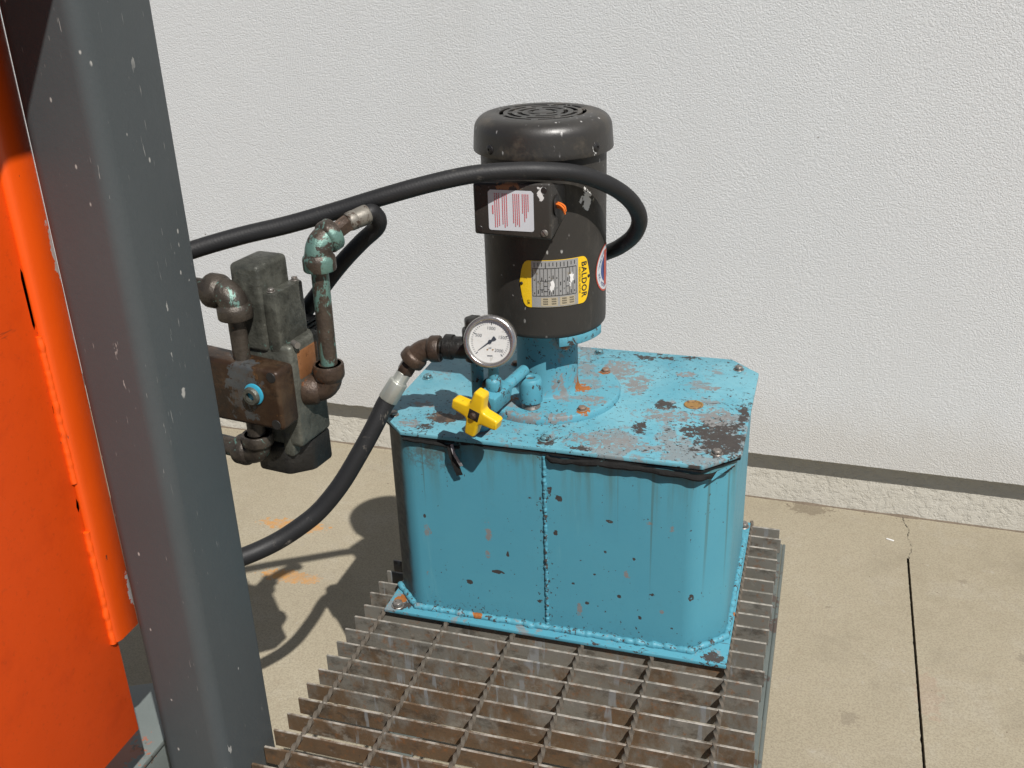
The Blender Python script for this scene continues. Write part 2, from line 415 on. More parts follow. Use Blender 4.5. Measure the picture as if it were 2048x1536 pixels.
M['orange'] = n.done(c, n.math('ADD', .34, n.math('MULTIPLY', n.noise(20, 4), .16)), spec=.4)

n = NT('orange_edge')
c = n.mix(n.noise(9, 5, .6), (.80, .085, .005), (.92, .105, .007))
chip = n.step(n.noise(30, 7, .72, vec=n.map((1, 1, .35))), .65, .67)
c = n.mix(chip, c, (.05, .035, .03))
c = n.mix(n.spot((-.137, -.418, .26), .011, .9, 60, (1, 2.6, .5)), c, (.80, .76, .78))
c = n.mix(n.spot((-.137, -.418, .66), .010, .9, 60, (1, 2.6, .4)), c, (.62, .50, .46))
n.bump(n.math('ADD', n.math('MULTIPLY', n.noise(220, 4, .6), .5), n.noise(30, 3)), .2, .0012)
M['orange_edge'] = n.done(c, .28, spec=.5)

# grating steel ---------------------------------------------------------------
n = NT('grating_steel')
c = n.mix(n.noise(9, 5, .6), (.145, .135, .115), (.215, .203, .175))
rz = n.noise(13, 7, .7, vec=n.map((1, 1, .55)))
yb = n.math('MULTIPLY', n.math('ADD', n.axis(1), .16), -.75)
rz = n.math('ADD', rz, yb)
c = n.mix(n.math('MULTIPLY', n.step(rz, .44, .62), .88), c, n.mix(n.noise(46, 6, .7), (.080, .047, .023), (.165, .097, .047)))
c = n.mix(n.math('MULTIPLY', n.step(n.noise(70, 6, .75), .54, .68), .6), c, (.235, .10, .035))
c = n.mix(n.math('MULTIPLY', n.step(n.noise(23, 6, .72, vec=n.map((1, 1, 1.6), loc=(9, 0, 1))), .50, .68), .7), c, (.050, .040, .030))
c = n.mix(n.math('MULTIPLY', n.step(n.noise(31, 5, .7, vec=n.map((1, 1, 1.2), loc=(1, 6, 1))), .56, .70), .6), c, (.27, .25, .215))
c = n.mix(n.step(n.noise(34, 5, .7, vec=n.map(loc=(4, 0, 1))), .69, .73), c, (.035, .032, .03))
st = n.noise(85, 3, .5, vec=n.map((1, .05, .12)))
c = n.mix(n.math('MULTIPLY', n.math('MULTIPLY', n.step(st, .60, .67), n.step(n.noise(19, 2), .45, .54)), .8), c, (.24, .25, .255))
topm = n.t.nodes.new('ShaderNodeSeparateXYZ')
n.t.links.new(n.g.outputs['True Normal'], topm.inputs[0])
c = n.mix(n.math('MULTIPLY', n.step(topm.outputs[2], .5, .8), n.step(n.noise(40, 5, .7), .38, .66)), c, (.42, .385, .335))
n.bump(n.noise(190, 5, .7), .3, .001)
M['grating'] = n.done(c, .6, .1, .3)

n = NT('rod_steel')
c = n.mix(n.noise(30, 6, .7), (.09, .068, .048), (.21, .18, .145))
c = n.mix(n.step(n.noise(60, 6, .75), .60, .68), c, (.14, .065, .03))
n.bump(n.noise(190, 5, .7), .3, .001)
M['rod'] = n.done(c, .5, .3)

n = NT('angle_paint')
c = n.mix(n.noise(20, 5, .6), (.085, .10, .093), (.14, .16, .148))
c = n.mix(n.step(n.noise(24, 6, .7), .55, .58), c, (.075, .055, .045))
n.bump(n.noise(150, 4), .2, .001)
M['angle'] = n.done(c, .5)

# rubber, metals ---------------------------------------------------------------
def rubber(name, scuff):
    n = NT(name)
    c = n.mix(n.noise(20, 5, .6), (.011, .011, .012), (.021, .021, .022))
    sc = n.noise(34, 7, .75, dist=.6)
    c = n.mix(n.math('MULTIPLY', n.step(sc, .60, .68), scuff), c, (.19, .17, .145))
    wr = n.t.nodes.new('ShaderNodeTexWave'); wr.inputs['Scale'].default_value = 95; wr.inputs['Distortion'].default_value = 2.5
    n.t.links.new(n.map((1, .4, 1), (0, .6, 0)), wr.inputs['Vector'])
    n.bump(n.math('ADD', n.math('ADD', n.noise(420, 2, .6), n.math('MULTIPLY', wr.outputs['Fac'], .12)), n.math('MULTIPLY', n.noise(60, 3), .5)), .35, .0007)
    return n.done(c, n.math('ADD', .45, n.math('MULTIPLY', n.noise(30, 4), .2)), spec=.32)


M['rubber'] = rubber('black_rubber', .25)
M['rubber2'] = rubber('scuffed_rubber', .75)
M['gasket'] = None
n = NT('gasket_rubber')
c = n.mix(n.noise(40, 5, .7), (.010, .010, .010), (.022, .022, .021))
c = n.mix(n.step(n.noise(50, 6, .75), .63, .68), c, (.08, .17, .18))
n.bump(n.noise(120, 5, .7), .6, .003)
M['gasket'] = n.done(c, .85, spec=.15)
M['peel'] = simple('peeled_strip', (.26, .25, .255), .5)
M['black'] = simple('black_part', (.014, .013, .013), .45, var=.4)
M['print'] = simple('black_print', (.02, .02, .02), .5, bump=0)
M['redprint'] = simple('red_print', (.56, .14, .16), .6, bump=0)
M['white'] = simple('white_label', (.60, .62, .66), .5, var=.10, scale=30, bump=.05)
M['paintflake'] = simple('white_paint_splash', (.78, .77, .75), .5)
M['yellow'] = None


def worn(name, base, alt, dark, thr=.63, thr2=.62, rough=.42, metal=.0, s=32):
    n = NT(name)
    c = n.mix(n.noise(s, 6, .7), base, alt)
    c = n.mix(n.step(n.noise(s * 1.9, 6, .72, dist=.4), thr, thr + .03), c, dark)
    n.bump(n.noise(220, 4, .65), .35, .0009)
    return n.done(c, rough, metal)


M['yellow'] = worn('yellow_handle_paint', (.72, .45, .008), (.80, .53, .015), (.10, .07, .02), .655, rough=.33)
M['nameyellow'] = worn('nameplate_yellow', (.80, .50, .01), (.84, .55, .015), (.55, .36, .02), .66, rough=.4)
M['silver'] = worn('nameplate_silver', (.34, .34, .34), (.40, .40, .395), (.30, .27, .21), .60, rough=.45, metal=.3)
M['tan'] = simple('nameplate_tan', (.42, .36, .25), .5, bump=.02)


def oily(name, base, alt, teal=.62, rust=.66):
    n = NT(name)
    c = n.mix(n.step(n.noise(18, 7, .72, dist=.2), .25, .75), base, alt)
    c = n.mix(n.math('MULTIPLY', n.step(n.noise(75, 6, .78), .50, .66), .5), c, [x * .4 for x in base])
    c = n.mix(n.math('MULTIPLY', n.step(n.noise(110, 5, .75, vec=n.map(loc=(2, 5, 3))), .58, .74), .4), c, [min(1, x * 1.6) for x in alt])
    if teal < 1:
        c = n.mix(n.step(n.noise(44, 7, .72, vec=n.map((1, 1, .6)), dist=.5), teal, teal + .03), c, n.mix(n.noise(90), (.10, .20, .17), (.17, .29, .25)))
    if rust < 1:
        c = n.mix(n.step(n.noise(30, 6, .7, vec=n.map(loc=(3, 1, 8))), rust, rust + .08), c, (.16, .06, .022))
    n.bump(n.math('ADD', n.noise(150, 5, .7), n.math('MULTIPLY', n.noise(40, 4), .8)), .6, .002)
    return n.done(c, n.math('ADD', .26, n.math('MULTIPLY', n.noise(38, 5, .7), .3)), .35, .5)


M['pipe_oily'] = oily('oily_pipe', (.028, .022, .018), (.085, .070, .055), .61)
M['pipe_teal'] = oily('teal_flaked_pipe', (.045, .034, .028), (.10, .075, .055), .485)
M['pipe_brown'] = oily('brown_fitting', (.045, .030, .022), (.105, .068, .046), .69, .60)
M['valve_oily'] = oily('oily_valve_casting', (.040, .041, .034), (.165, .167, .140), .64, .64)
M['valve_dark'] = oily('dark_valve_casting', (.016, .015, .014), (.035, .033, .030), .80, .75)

n = NT('rusty_manifold')
c = n.mix(n.noise(24, 7, .72), (.022, .013, .008), (.062, .030, .014))
gm = n.math('MULTIPLY', n.spot((-.073, -.24, .445), .030, .8, 45, (1.3, 1, .7)), 1.0)
c = n.mix(gm, c, n.mix(n.noise(80), (.06, .064, .066), (.10, .107, .11)))
c = n.mix(n.math('MULTIPLY', n.step(n.noise(19, 6, .75, vec=n.map(loc=(3, 3, 3))), .48, .66), .75), c, (.088, .054, .030))
c = n.mix(n.step(n.noise(45, 6, .75, vec=n.map(loc=(1, 3, 8))), .60, .68), c, (.14, .070, .028))
c = n.mix(n.math('MULTIPLY', n.step(n.noise(33, 6, .75), .50, .62), .7), c, (.018, .013, .010))
n.bump(n.math('ADD', n.noise(150, 5, .7), n.math('MULTIPLY', n.noise(40, 4), .8)), .4, .0012)
M['manifold'] = n.done(c, n.math('ADD', .28, n.math('MULTIPLY', n.noise(38, 5, .7), .3)), .3)

M['copper'] = worn('copper_rust', (.20, .085, .03), (.36, .16, .07), (.08, .03, .015), .60, rough=.4, metal=.3, s=70)
M['zinc'] = worn('zinc_ferrule', (.40, .41, .37), (.50, .51, .46), (.22, .21, .17), .66, rough=.38, metal=.55)
M['dull_steel'] = worn('dull_steel', (.17, .155, .13), (.27, .25, .215), (.075, .05, .035), .55, rough=.5, metal=.35, s=60)
M['steel'] = worn('worn_bolt_steel', (.20, .18, .16), (.32, .30, .28), (.09, .055, .035), .58, rough=.4, metal=.6, s=90)
M['bluebolt'] = worn('painted_bolt', (.11, .33, .40), (.16, .26, .28), (.05, .04, .035), .52, rough=.45, metal=.2, s=110)
M['rustbolt'] = worn('rusty_bolt', (.20, .13, .08), (.30, .24, .2), (.32, .10, .02), .55, rough=.55, metal=.3, s=90)
M['bezel'] = worn('steel_bezel', (.40, .38, .36), (.52, .50, .48), (.20, .14, .10), .68, rough=.25, metal=.85, s=25)
M['dial'] = worn('gauge_dial', (.66, .65, .61), (.72, .71, .68), (.55, .53, .47), .62, rough=.5, s=60)
M['plug_rust'] = worn('rusty_plug', (.24, .13, .035), (.34, .20, .06), (.12, .06, .03), .56, rough=.6, s=60)
M['wire'] = simple('orange_wire', (.75, .17, .02), .4)
M['cyan'] = simple('cyan_paint_mark', (.04, .33, .48), .4)
M['stickred'] = simple('sticker_red', (.46, .06, .03), .5, bump=0)
M['stickblue'] = simple('sticker_blue', (.03, .07, .22), .5, bump=0)
M['stickwhite'] = simple('sticker_white', (.58, .60, .62), .5, bump=0)
M['dirt'] = simple('caked_dirt', (.16, .125, .09), .95, var=.5, scale=90, bump=.6)
M['pebble'] = simple('grit', (.22, .18, .13), .9, var=.5, scale=30)

n = NT('glass')
tr = n.t.nodes.new('ShaderNodeBsdfTransparent')
gs = n.t.nodes.new('ShaderNodeBsdfGlossy')
gs.inputs['Roughness'].default_value = .06
mxs = n.t.nodes.new('ShaderNodeMixShader')
mxs.inputs[0].default_value = .06
n.t.links.new(tr.outputs[0], mxs.inputs[1])
n.t.links.new(gs.outputs[0], mxs.inputs[2])
outn = [q for q in n.t.nodes if q.type == 'OUTPUT_MATERIAL'][0]
n.t.links.new(mxs.outputs[0], outn.inputs[0])
M['glass'] = n.mat

# ------------------------------------------------------------------ mesh helper
WL = {}


def thing(name, label, cat, loc=(0, 0, 0), group=None):
    o = bpy.data.objects.new(name, None)
    o.empty_display_size = .05
    COL.objects.link(o)
    o.location = loc
    o['label'] = label; o['category'] = cat
    if group:
        o['group'] = group
    WL[o.name] = Vector(loc)
    return o


def put(name, me, mat, parent=None, loc=(0, 0, 0), rot=None):
    o = bpy.data.objects.new(name, me)
    COL.objects.link(o)
    if mat is not None and not me.materials:
        me.materials.append(M[mat])
    loc = Vector(loc)
    WL[o.name] = loc.copy()
    if parent is not None:
        o.parent = parent
        o.location = loc - WL[parent.name]
    else:
        o.location = loc
    if rot is not None:
        o.rotation_euler = rot
    return o


class MB:
    def __init__(s):
        s.v = []; s.f = []

    def add(s, vs, fs):
        k = len(s.v)
        s.v += [Vector(x) for x in vs]
        s.f += [tuple(i + k for i in f) for f in fs]
        return s

    def box(s, lo, hi, mtx=None):
        x0, y0, z0 = lo; x1, y1, z1 = hi
        vs = [(x0, y0, z0), (x1, y0, z0), (x1, y1, z0), (x0, y1, z0), (x0, y0, z1), (x1, y0, z1), (x1, y1, z1), (x0, y1, z1)]
        if mtx is not None:
            vs = [mtx @ Vector(q) for q in vs]
        return s.add(vs, [(3, 2, 1, 0), (4, 5, 6, 7), (0, 1, 5, 4), (1, 2, 6, 5), (2, 3, 7, 6), (3, 0, 4, 7)])

    def prism(s, poly, z0, z1, mtx=None):
        k = len(poly)
        vs = [Vector((x, y, z0)) for x, y in poly] + [Vector((x, y, z1)) for x, y in poly]
        if mtx is not None:
            vs = [mtx @ q for q in vs]
        fs = [tuple(range(k - 1, -1, -1)), tuple(range(k, 2 * k))]
        fs += [(i, (i + 1) % k, k + (i + 1) % k, k + i) for i in range(k)]
        return s.add(vs, fs)

    def rings(s, rings, cap=True, closed=False):
        k = len(rings[0]); base = len(s.v)
        for r in rings:
            s.v += [Vector(q) for q in r]
        m_ = len(rings)
        for i in range(m_ if closed else m_ - 1):
            j = (i + 1) % m_
            for a in range(k):
                b = (a + 1) % k
                s.f.append((base + i * k + a, base + i * k + b, base + j * k + b, base + j * k + a))
        if cap and not closed:
            s.f.append(tuple(base + a for a in range(k - 1, -1, -1)))
            s.f.append(tuple(base + (m_ - 1) * k + a for a in range(k)))
        return s

    def lathe(s, prof, n_=48, origin=(0, 0, 0), axis=(0, 0, 1), cap=True, closed=False):
        q = Vector((0, 0, 1)).rotation_difference(Vector(axis).normalized())
        o = Vector(origin)
        rr = []
        for r, z in prof:
            rr.append([o + q @ Vector((r * math.cos(2 * math.pi * a / n_), r * math.sin(2 * math.pi * a / n_), z)) for a in range(n_)])
        return s.rings(rr, cap, closed)

    def cyl(s, p0, p1, r0, r1=None, n_=24):
        p0, p1 = Vector(p0), Vector(p1)
        return s.lathe([(r0, 0), (r1 if r1 is not None else r0, (p1 - p0).length)], n_, p0, p1 - p0)

    def tube(s, pts, r, n_=16, rfun=None):
        pts = [Vector(q) for q in pts]
        t0 = (pts[1] - pts[0]).normalized()
        ref = Vector((0, 0, 1)) if abs(t0.z) < .9 else Vector((1, 0, 0))
        u = t0.cross(ref).normalized(); rr = []
        for i, q in enumerate(pts):
            t = (pts[min(i + 1, len(pts) - 1)] - pts[max(i - 1, 0)]).normalized()
            u = (u - t * u.dot(t)).normalized(); w = t.cross(u)
            ri = rfun(i) if rfun else r
            rr.append([q + (u * math.cos(2 * math.pi * a / n_) + w * math.sin(2 * math.pi * a / n_)) * ri for a in range(n_)])
        return s.rings(rr)

    def text(s, body, size, fn, spacing=1.0, bold=0.0):
        cu = bpy.data.curves.new('t', 'FONT')
        cu.body = body; cu.size = size; cu.align_x = 'CENTER'; cu.align_y = 'CENTER'
        cu.resolution_u = 3; cu.space_character = spacing; cu.offset = bold
        o = bpy.data.objects.new('t', cu); COL.objects.link(o)
        dg = bpy.context.evaluated_depsgraph_get(); dg.update()
        me = o.evaluated_get(dg).to_mesh()
        vs = [fn(q.co.x, q.co.y) for q in me.vertices]
        fs = [tuple(q.vertices) for q in me.polygons]
        bpy.data.objects.remove(o); bpy.data.curves.remove(cu)
        return s.add(vs, fs)

    def mesh(s, name, bevel=0.0, seg=2, angle=30, smooth=40, noise=None):
        me = bpy.data.meshes.new(name)
        me.from_pydata([tuple(q) for q in s.v], [], s.f)
        bm = bmesh.new(); bm.from_mesh(me)
        if bevel:
            ed = [e for e in bm.edges if len(e.link_faces) == 2 and e.calc_face_angle(0) > rad(angle)]
            bmesh.ops.bevel(bm, geom=ed, offset=bevel, offset_type='OFFSET', segments=seg, profile=.5, affect='EDGES', clamp_overlap=True)
        if noise:
            amp, sc = noise
            for q in bm.verts:
                d = mnoise.noise_vector(q.co * sc)
                q.co += d * amp
        bmesh.ops.recalc_face_normals(bm, faces=bm.faces)
        bm.to_mesh(me); bm.free()
        me.shade_smooth()
        me.set_sharp_from_angle(angle=rad(smooth))
        return me

    def obj(s, name, mat, parent=None, **kw):
        return put(name, s.mesh(name, **kw), mat, parent)


def spline(pts, per=8):
    P = [Vector(q) for q in pts]
    P = [P[0] * 2 - P[1]] + P + [P[-1] * 2 - P[-2]]
    out = []
    for i in range(1, len(P) - 2):
        a, b, c_, d = P[i - 1:i + 3]
        for k in range(per):
            t = k / per
            out.append(.5 * ((2 * b) + (c_ - a) * t + (2 * a - 5 * b + 4 * c_ - d) * t * t + (3 * b - a - 3 * c_ + d) * t ** 3))
    out.append(P[-2])
    return out


def chamfer_rect(x0, x1, y0, y1, c):
    return [(x0 + c, y0), (x1 - c, y0), (x1, y0 + c), (x1, y1 - c), (x1 - c, y1), (x0 + c, y1), (x0, y1 - c), (x0, y0 + c)]


def structure(o):
    o['kind'] = 'structure'
    return o


def solo(o, label, cat, group=None, kind=None):
    o['label'] = label; o['category'] = cat
    if group:
        o['group'] = group
    if kind:
        o['kind'] = kind
    return o


# ================================================================== GROUND
JX0, JX1, JY = .8205, .8255, .843
g = MB()
E_ = 40.0
def jag(x, y, sd):
    a_ = mnoise.noise(Vector((y * 120, sd, 0))) * .0009
    return x + a_ + (.0035 if sd > 1 else -.0035) * max(0, mnoise.noise(Vector((y * 34, sd + 5, 0))) - .38)


ys_ = [-.6 + i * .006 for i in range(int((JY + .6) / .006))]
le = [(JX0, -E_)] + [(jag(JX0, y, 0), y) for y in ys_] + [(JX0, JY)]
re_ = [(JX1, -E_)] + [(jag(JX1, y, 9), y) for y in ys_] + [(JX1, JY)]
g.add([(-E_, -E_, ZG)] + [(x, y, ZG) for x, y in le] + [(-E_, JY, ZG)], [tuple(range(len(le) + 2))])
g.add([(E_, -E_, ZG)] + [(E_, JY, ZG)] + [(x, y, ZG) for x, y in reversed(re_)], [tuple(range(len(re_) + 2))])
for e_, rv in ((le, 0), (re_, 1)):
    k_ = len(e_)
    g.add([(x, y, ZG) for x, y in e_] + [(x, y, ZG - .02) for x, y in e_], [((i, i + 1, k_ + i + 1, k_ + i) if not rv else (k_ + i, k_ + i + 1, i + 1, i)) for i in range(k_ - 1)])
g.add([(-E_, JY, ZG), (JX0, JY, ZG), (JX1, JY, ZG), (E_, JY, ZG), (E_, E_, ZG), (-E_, E_, ZG)], [(0, 1, 2, 3, 4, 5)])
ground = structure(g.obj('concrete_ground', 'concrete'))
jf = MB().box((JX0 - .006, -E_, ZG - .022), (JX1 + .006, JY + .001, ZG - .012)).obj('joint_filler', 'joint', ground)
# crumbled joint edge and the crack that runs on to the wall
ck = MB()
pts = [(.8235, .838), (.8320, .880), (.8318, .899), (.8265, .922), (.8272, .940), (.8300, .962), (.8210, .99), (.8180, 1.022)]
pp = [Vector((x, y, 0)) for x, y in pts]
fine_ = spline(pp, 9)
vs = []
for i, q in enumerate(fine_):
    w = max(.00005, .0010 * (mnoise.noise(Vector((i * .47, 1.3, 0))) + .35))
    jx = mnoise.noise(Vector((i * .7, 5, 0))) * .0045
    vs += [(q.x + jx - w, q.y, ZG + .0012), (q.x + jx + w, q.y, ZG + .0012)]
ck.add(vs, [(2 * i, 2 * i + 1, 2 * i + 3, 2 * i + 2) for i in range(len(fine_) - 1)])
ck.obj('crack', 'joint', ground)

# grit scattered on the slab
gr = MB()
for k in range(150):
    if k < 95:
        x = random.uniform(-1.2, 1.6); y = 1.035 - .0206 * x - abs(random.gauss(0, .012)) - .004
        r = random.uniform(.0008, .0028)
    else:
        x = random.uniform(-.7, 1.3); y = random.uniform(.1, 1.0); r = random.uniform(.0008, .002)
    a = random.uniform(0, 6)
    vs = []
    for t in range(5):
        rr = r * random.uniform(.7, 1.3)
        vs.append((x + rr * math.cos(a + t * 1.257), y + rr * math.sin(a + t * 1.257), ZG + .0003))
    vs.append((x, y, ZG + r * random.uniform(.6, 1.1)))
    gr.add(vs, [(t, (t + 1) % 5, 5) for t in range(5)])
solo(gr.obj('grit', 'pebble', smooth=10), 'brown grit scattered on the concrete along the wall', 'grit', kind='stuff')
ch = MB().box((-.0085, -.002, 0), (.0085, .002, .0016), Matrix.Translation((.7875, .909, ZG)) @ Matrix.Rotation(-.35, 4, 'Z'))
solo(ch.obj('paint_chip', 'paintflake', bevel=.0005), 'small white chip lying on the concrete near the crack', 'chip')

# ================================================================== WALL
wall = thing('stucco_wall', 'white sand-textured stucco wall behind the blue tank', 'wall', (0, 1.045, ZG))
WA = -.0206                       # wall runs almost parallel to the tank


def wall_y(x):
    return 1.0375 + WA * x


def band(name, mat, z0, z1, off, depth, edge_noise=0.0, lo_only=True, x0=-9, x1=9):
    mb = MB()
    xs = [x0, -3, -1.6] + [-1.5 + i * .006 for i in range(int(3.3 / .006))] + [1.9, 3, x1]
    vs = []
    for x in xs:
        y = wall_y(x) - off
        e = 0.0
        if edge_noise and -1.55 < x < 1.85:
            q = mnoise.noise(Vector((x * 26, 3.1, 0)))
            gate = max(0.0, mnoise.noise(Vector((x * 2.3 + 4.2, 7.7, 0))) + .12)
            e = edge_noise * (q * 2.2 * gate + .14 * mnoise.noise(Vector((x * 90, 1, 0))))
        vs += [(x, y, z0 + e), (x, y + .0025, z0 + e - .002), (x, y + depth, z0 + e * .3), (x, y + depth, z1), (x, y, z1)]
    k = 5
    fs = []
    for i in range(len(xs) - 1):
        for a in range(k):
            b = (a + 1) % k
            fs.append((i * k + a, i * k + b, (i + 1) * k + b, (i + 1) * k + a))
    mb.add(vs, fs)
    return mb.obj(name, mat, wall, smooth=30)


band('upper_panel', 'stucco', -.2335, 3.2, .0310, .20, .0075)
band('base_course', 'stucco_base', ZG - .02, -.16, 0.0, .15)
dl = MB()
rg = []
for i in range(520):
    x = -1.5 + i * .0064
    w = .0022 + .0035 * max(0, mnoise.noise(Vector((x * 14, 0, 2))) + .2) + .0016 * abs(mnoise.noise(Vector((x * 70, 4, 2))))
    y = wall_y(x)
    rg.append([(x, y + .004, ZG - .002), (x, y - w * 1.9, ZG - .002), (x, y - w * 1.1, ZG + w * .5), (x, y + .004, ZG + w * 1.1)])
dl.rings(rg)
dl.obj('dirt_line', 'dirt', wall)

# ================================================================== PRESS FRAME (left)
press = thing('hydraulic_press', 'dark grey painted steel press with a tall square post', 'press', (-.079, -.385, ZG))
mb = MB()
poly = [(-.1275, -.437), (-.040, -.437), (-.040, -.3315), (-.1275, -.3315)]
mb.prism(poly, ZG, 1.142)
po = mb.obj('post', 'post', press)
bm = bmesh.new(); bm.from_mesh(po.data)
ed = [e for e in bm.edges if abs(e.verts[0].co.z - e.verts[1].co.z) > .5]
bmesh.ops.bevel(bm, geom=[e for e in ed if e.verts[0].co.y < -.4], offset=.017, segments=6, profile=.5, affect='EDGES')
ed = [e for e in bm.edges if abs(e.verts[0].co.z - e.verts[1].co.z) > .5 and e.verts[0].co.y > -.34]
bmesh.ops.bevel(bm, geom=ed, offset=.004, segments=3, profile=.5, affect='EDGES')
bmesh.ops.recalc_face_normals(bm, faces=bm.faces)
bm.to_mesh(po.data); bm.free(); po.data.shade_smooth(); po.data.set_sharp_from_angle(angle=rad(40))
MB().box((-.32, -1.35, 1.142), (.0786, -.33, 1.30)).obj('head_beam', 'post', press, bevel=.006)
mb = MB()
mb.prism([(-.36, -1.2), (-.206, -1.2), (-.206, -.236), (-.232, -.240), (-.262, -.228), (-.285, -.246), (-.318, -.262), (-.36, -.27)], -.058, -.050)
mb.box((-.218, -1.2, -.16), (-.210, -.245, -.0585))
mb.box((-.36, -1.2, ZG), (-.30, -.29, -.0585))
mb.obj('base_channel', 'channel', press, bevel=.0015)
MB().box((-.299, -.34, -.150), (-.090, -.3325 + .02, -.1405)).obj('tie_bracket', 'channel', press, bevel=.0015)

bed = thing('press_bed', 'bright orange steel press plate with welded edge bar beside grey post', 'steel plate', (-.15, -.6, -.05))
MB().box((-.157, -1.25, .0765), (-.145, -.445, 1.142)).obj('side_plate', 'orange', bed, bevel=.0015)
mb = MB().prism([(-.162, -.4445), (-.144, -.4560), (-.1385, -.4535), (-.1365, -.4480), (-.1365, -.4185), (-.139, -.4140), (-.144, -.4135), (-.162, -.4135)], .212, 1.142)
eb = mb.obj('edge_bar', 'orange_edge', bed, bevel=.0015, noise=(.0006, 14))
MB().box((-.36, -1.2, -.0495), (-.26, -.62, .15)).box((-.26, -1.2, .10), (-.1575, -.62, .15)).obj('rest_block', 'channel', bed, bevel=.002)


def weld(pts, r, n_=10, seed=0, amp=.22, freq=1.0):
    P = [Vector(q) for q in pts]
    out = []
    for i in range(len(P) - 1):
        L_ = (P[i + 1] - P[i]).length
        k = max(2, int(L_ / (r * .34)))
        for j in range(k):
            out.append(P[i].lerp(P[i + 1], j / k))
    out.append(P[-1])
    rf = lambda i: r * (1 + amp * .10 * math.sin(i * 1.25 * freq) + amp * 1.9 * mnoise.noise(Vector((i * .16, seed, 0))) + amp * .35 * mnoise.noise(Vector((i * .5, seed, 0))))
    out = [q + Vector((mnoise.noise(Vector((i * .13, seed, 3))), mnoise.noise(Vector((i * .13, seed, 6))), mnoise.noise(Vector((i * .13, seed, 9))))) * r * .3 for i, q in enumerate(out)]
    return MB().tube(out, r, n_, rf)


weld([(-.1440, -.4545, .212), (-.1440, -.4545, .36)], .0042, seed=2, amp=.05).obj('weld_bead', 'orange_edge', bed)
weld([(-.1440, -.4545, .42), (-.1440, -.4545, .585)], .0040, seed=4, amp=.05).obj('weld_bead', 'orange_edge', bed)

for (z0, z1) in ((.592, .655), (.385, .402), (.505, .512)):
    MB().prism([(0, z0), (.0022, z0 + .004), (.0026, z1 - .006), (.0008, z1), (-.0012, z1 - .01), (-.0010, z0 + .006)], 0, .0012,
               Matrix.Translation((-.1462, -.4575, 0)) @ Matrix(((0, 0, 1, 0), (1, 0, 0, 0), (0, 1, 0, 0), (0, 0, 0, 1)))).obj('weld_gap', 'black', bed)

# ================================================================== GRATING
plat = thing('grating_platform', 'rusty steel bar grating platform carrying the blue tank', 'grating', (.26, -.1, ZG))
BT, BD = .0037, .0262
bar = MB().box((0, -BT / 2, -BD), (.594, BT / 2, 0)).mesh('bearing_bar', bevel=.0006, seg=1)
bar.materials.append(M['grating'])
for j in range(-10, 20):
    dx = random.uniform(-.0022, .0022)
    o = put('bearing_bar', bar, None, plat, (-.0365 + dx, -j * .03016 + random.uniform(-.0006, .0006), random.uniform(-.0008, .0004)))
    o.rotation_euler = (random.uniform(-.02, .02), random.uniform(-.001, .001), random.uniform(-.0015, .0015))
rod = MB()
ring = []
LR = .92
for i in range(int(LR / .003) + 1):
    a = i * .003 / .030 * math.pi
    q = .0031 * 1.25
    ring.append([(q * math.cos(a + t * math.pi / 2), i * .003, q * math.sin(a + t * math.pi / 2)) for t in range(4)])
rod.rings(ring)
rm = rod.mesh('cross_rod', smooth=25)
rm.materials.append(M['rod'])
for i in range(6):
    put('cross_rod', rm, None, plat, (i * .1016 + random.uniform(-.001, .001), -.60, -.0022 + random.uniform(-.0004, .0004)), (0, i * 1.1, 0))
# scalloped, peeling edge angle beneath the right-hand bar ends
mb = MB()
mb.box((.522, -.62, -.0315), (.5618, .300, -.0262))
mb.box((.5622, -.62, -.075), (.567, .300, -.0262))
mb.obj('edge_angle', 'angle', plat, bevel=.0012)
mb = MB().box((.10, -.62, -.0315), (.14, .300, -.0262)).box((.0955, -.62, -.075), (.0998, .300, -.0262))
mb.obj('edge_angle', 'angle', plat, bevel=.0012)
for (x, y) in ((.524, .255), (.1, .255)):
    MB().box((x, y, ZG), (x + .036, y + .036, -.0318)).obj('leg', 'angle', plat, bevel=.002)
MB().box((-.0395, -.55, -.075), (.0950, -.512, -.0265)).box((-.0395, -.545, -.30), (-.034, -.34, -.076)).obj('post_bracket', 'angle', plat, bevel=.0015)

# ================================================================== HYDRAULIC POWER UNIT
MX, MY = .213, .112
unit = thing('hydraulic_power_unit', 'chipped blue hydraulic tank with upright black electric motor on top', 'hydraulic unit', (.255, .11, 0))
hexm = {}


def bolt_mesh(key, r, h, dome=.25, n_=6):
    if key not in hexm:
        mb = MB()
        mb.lathe([(r * 1.25, 0), (r * 1.25, h * .18)], 20)
        mb.lathe([(r, h * .18), (r, h * .85), (r * .8, h)], n_)
        hexm[key] = mb.mesh('bolt', bevel=r * .08, seg=1)
    return hexm[key].copy()


def bolt(parent, mat, loc, r=.0065, h=.006, rot=(0, 0, 0), key='a', name='bolt'):
    me = bolt_mesh(key, r, h)
    return put(name, me, mat, parent, loc, rot)


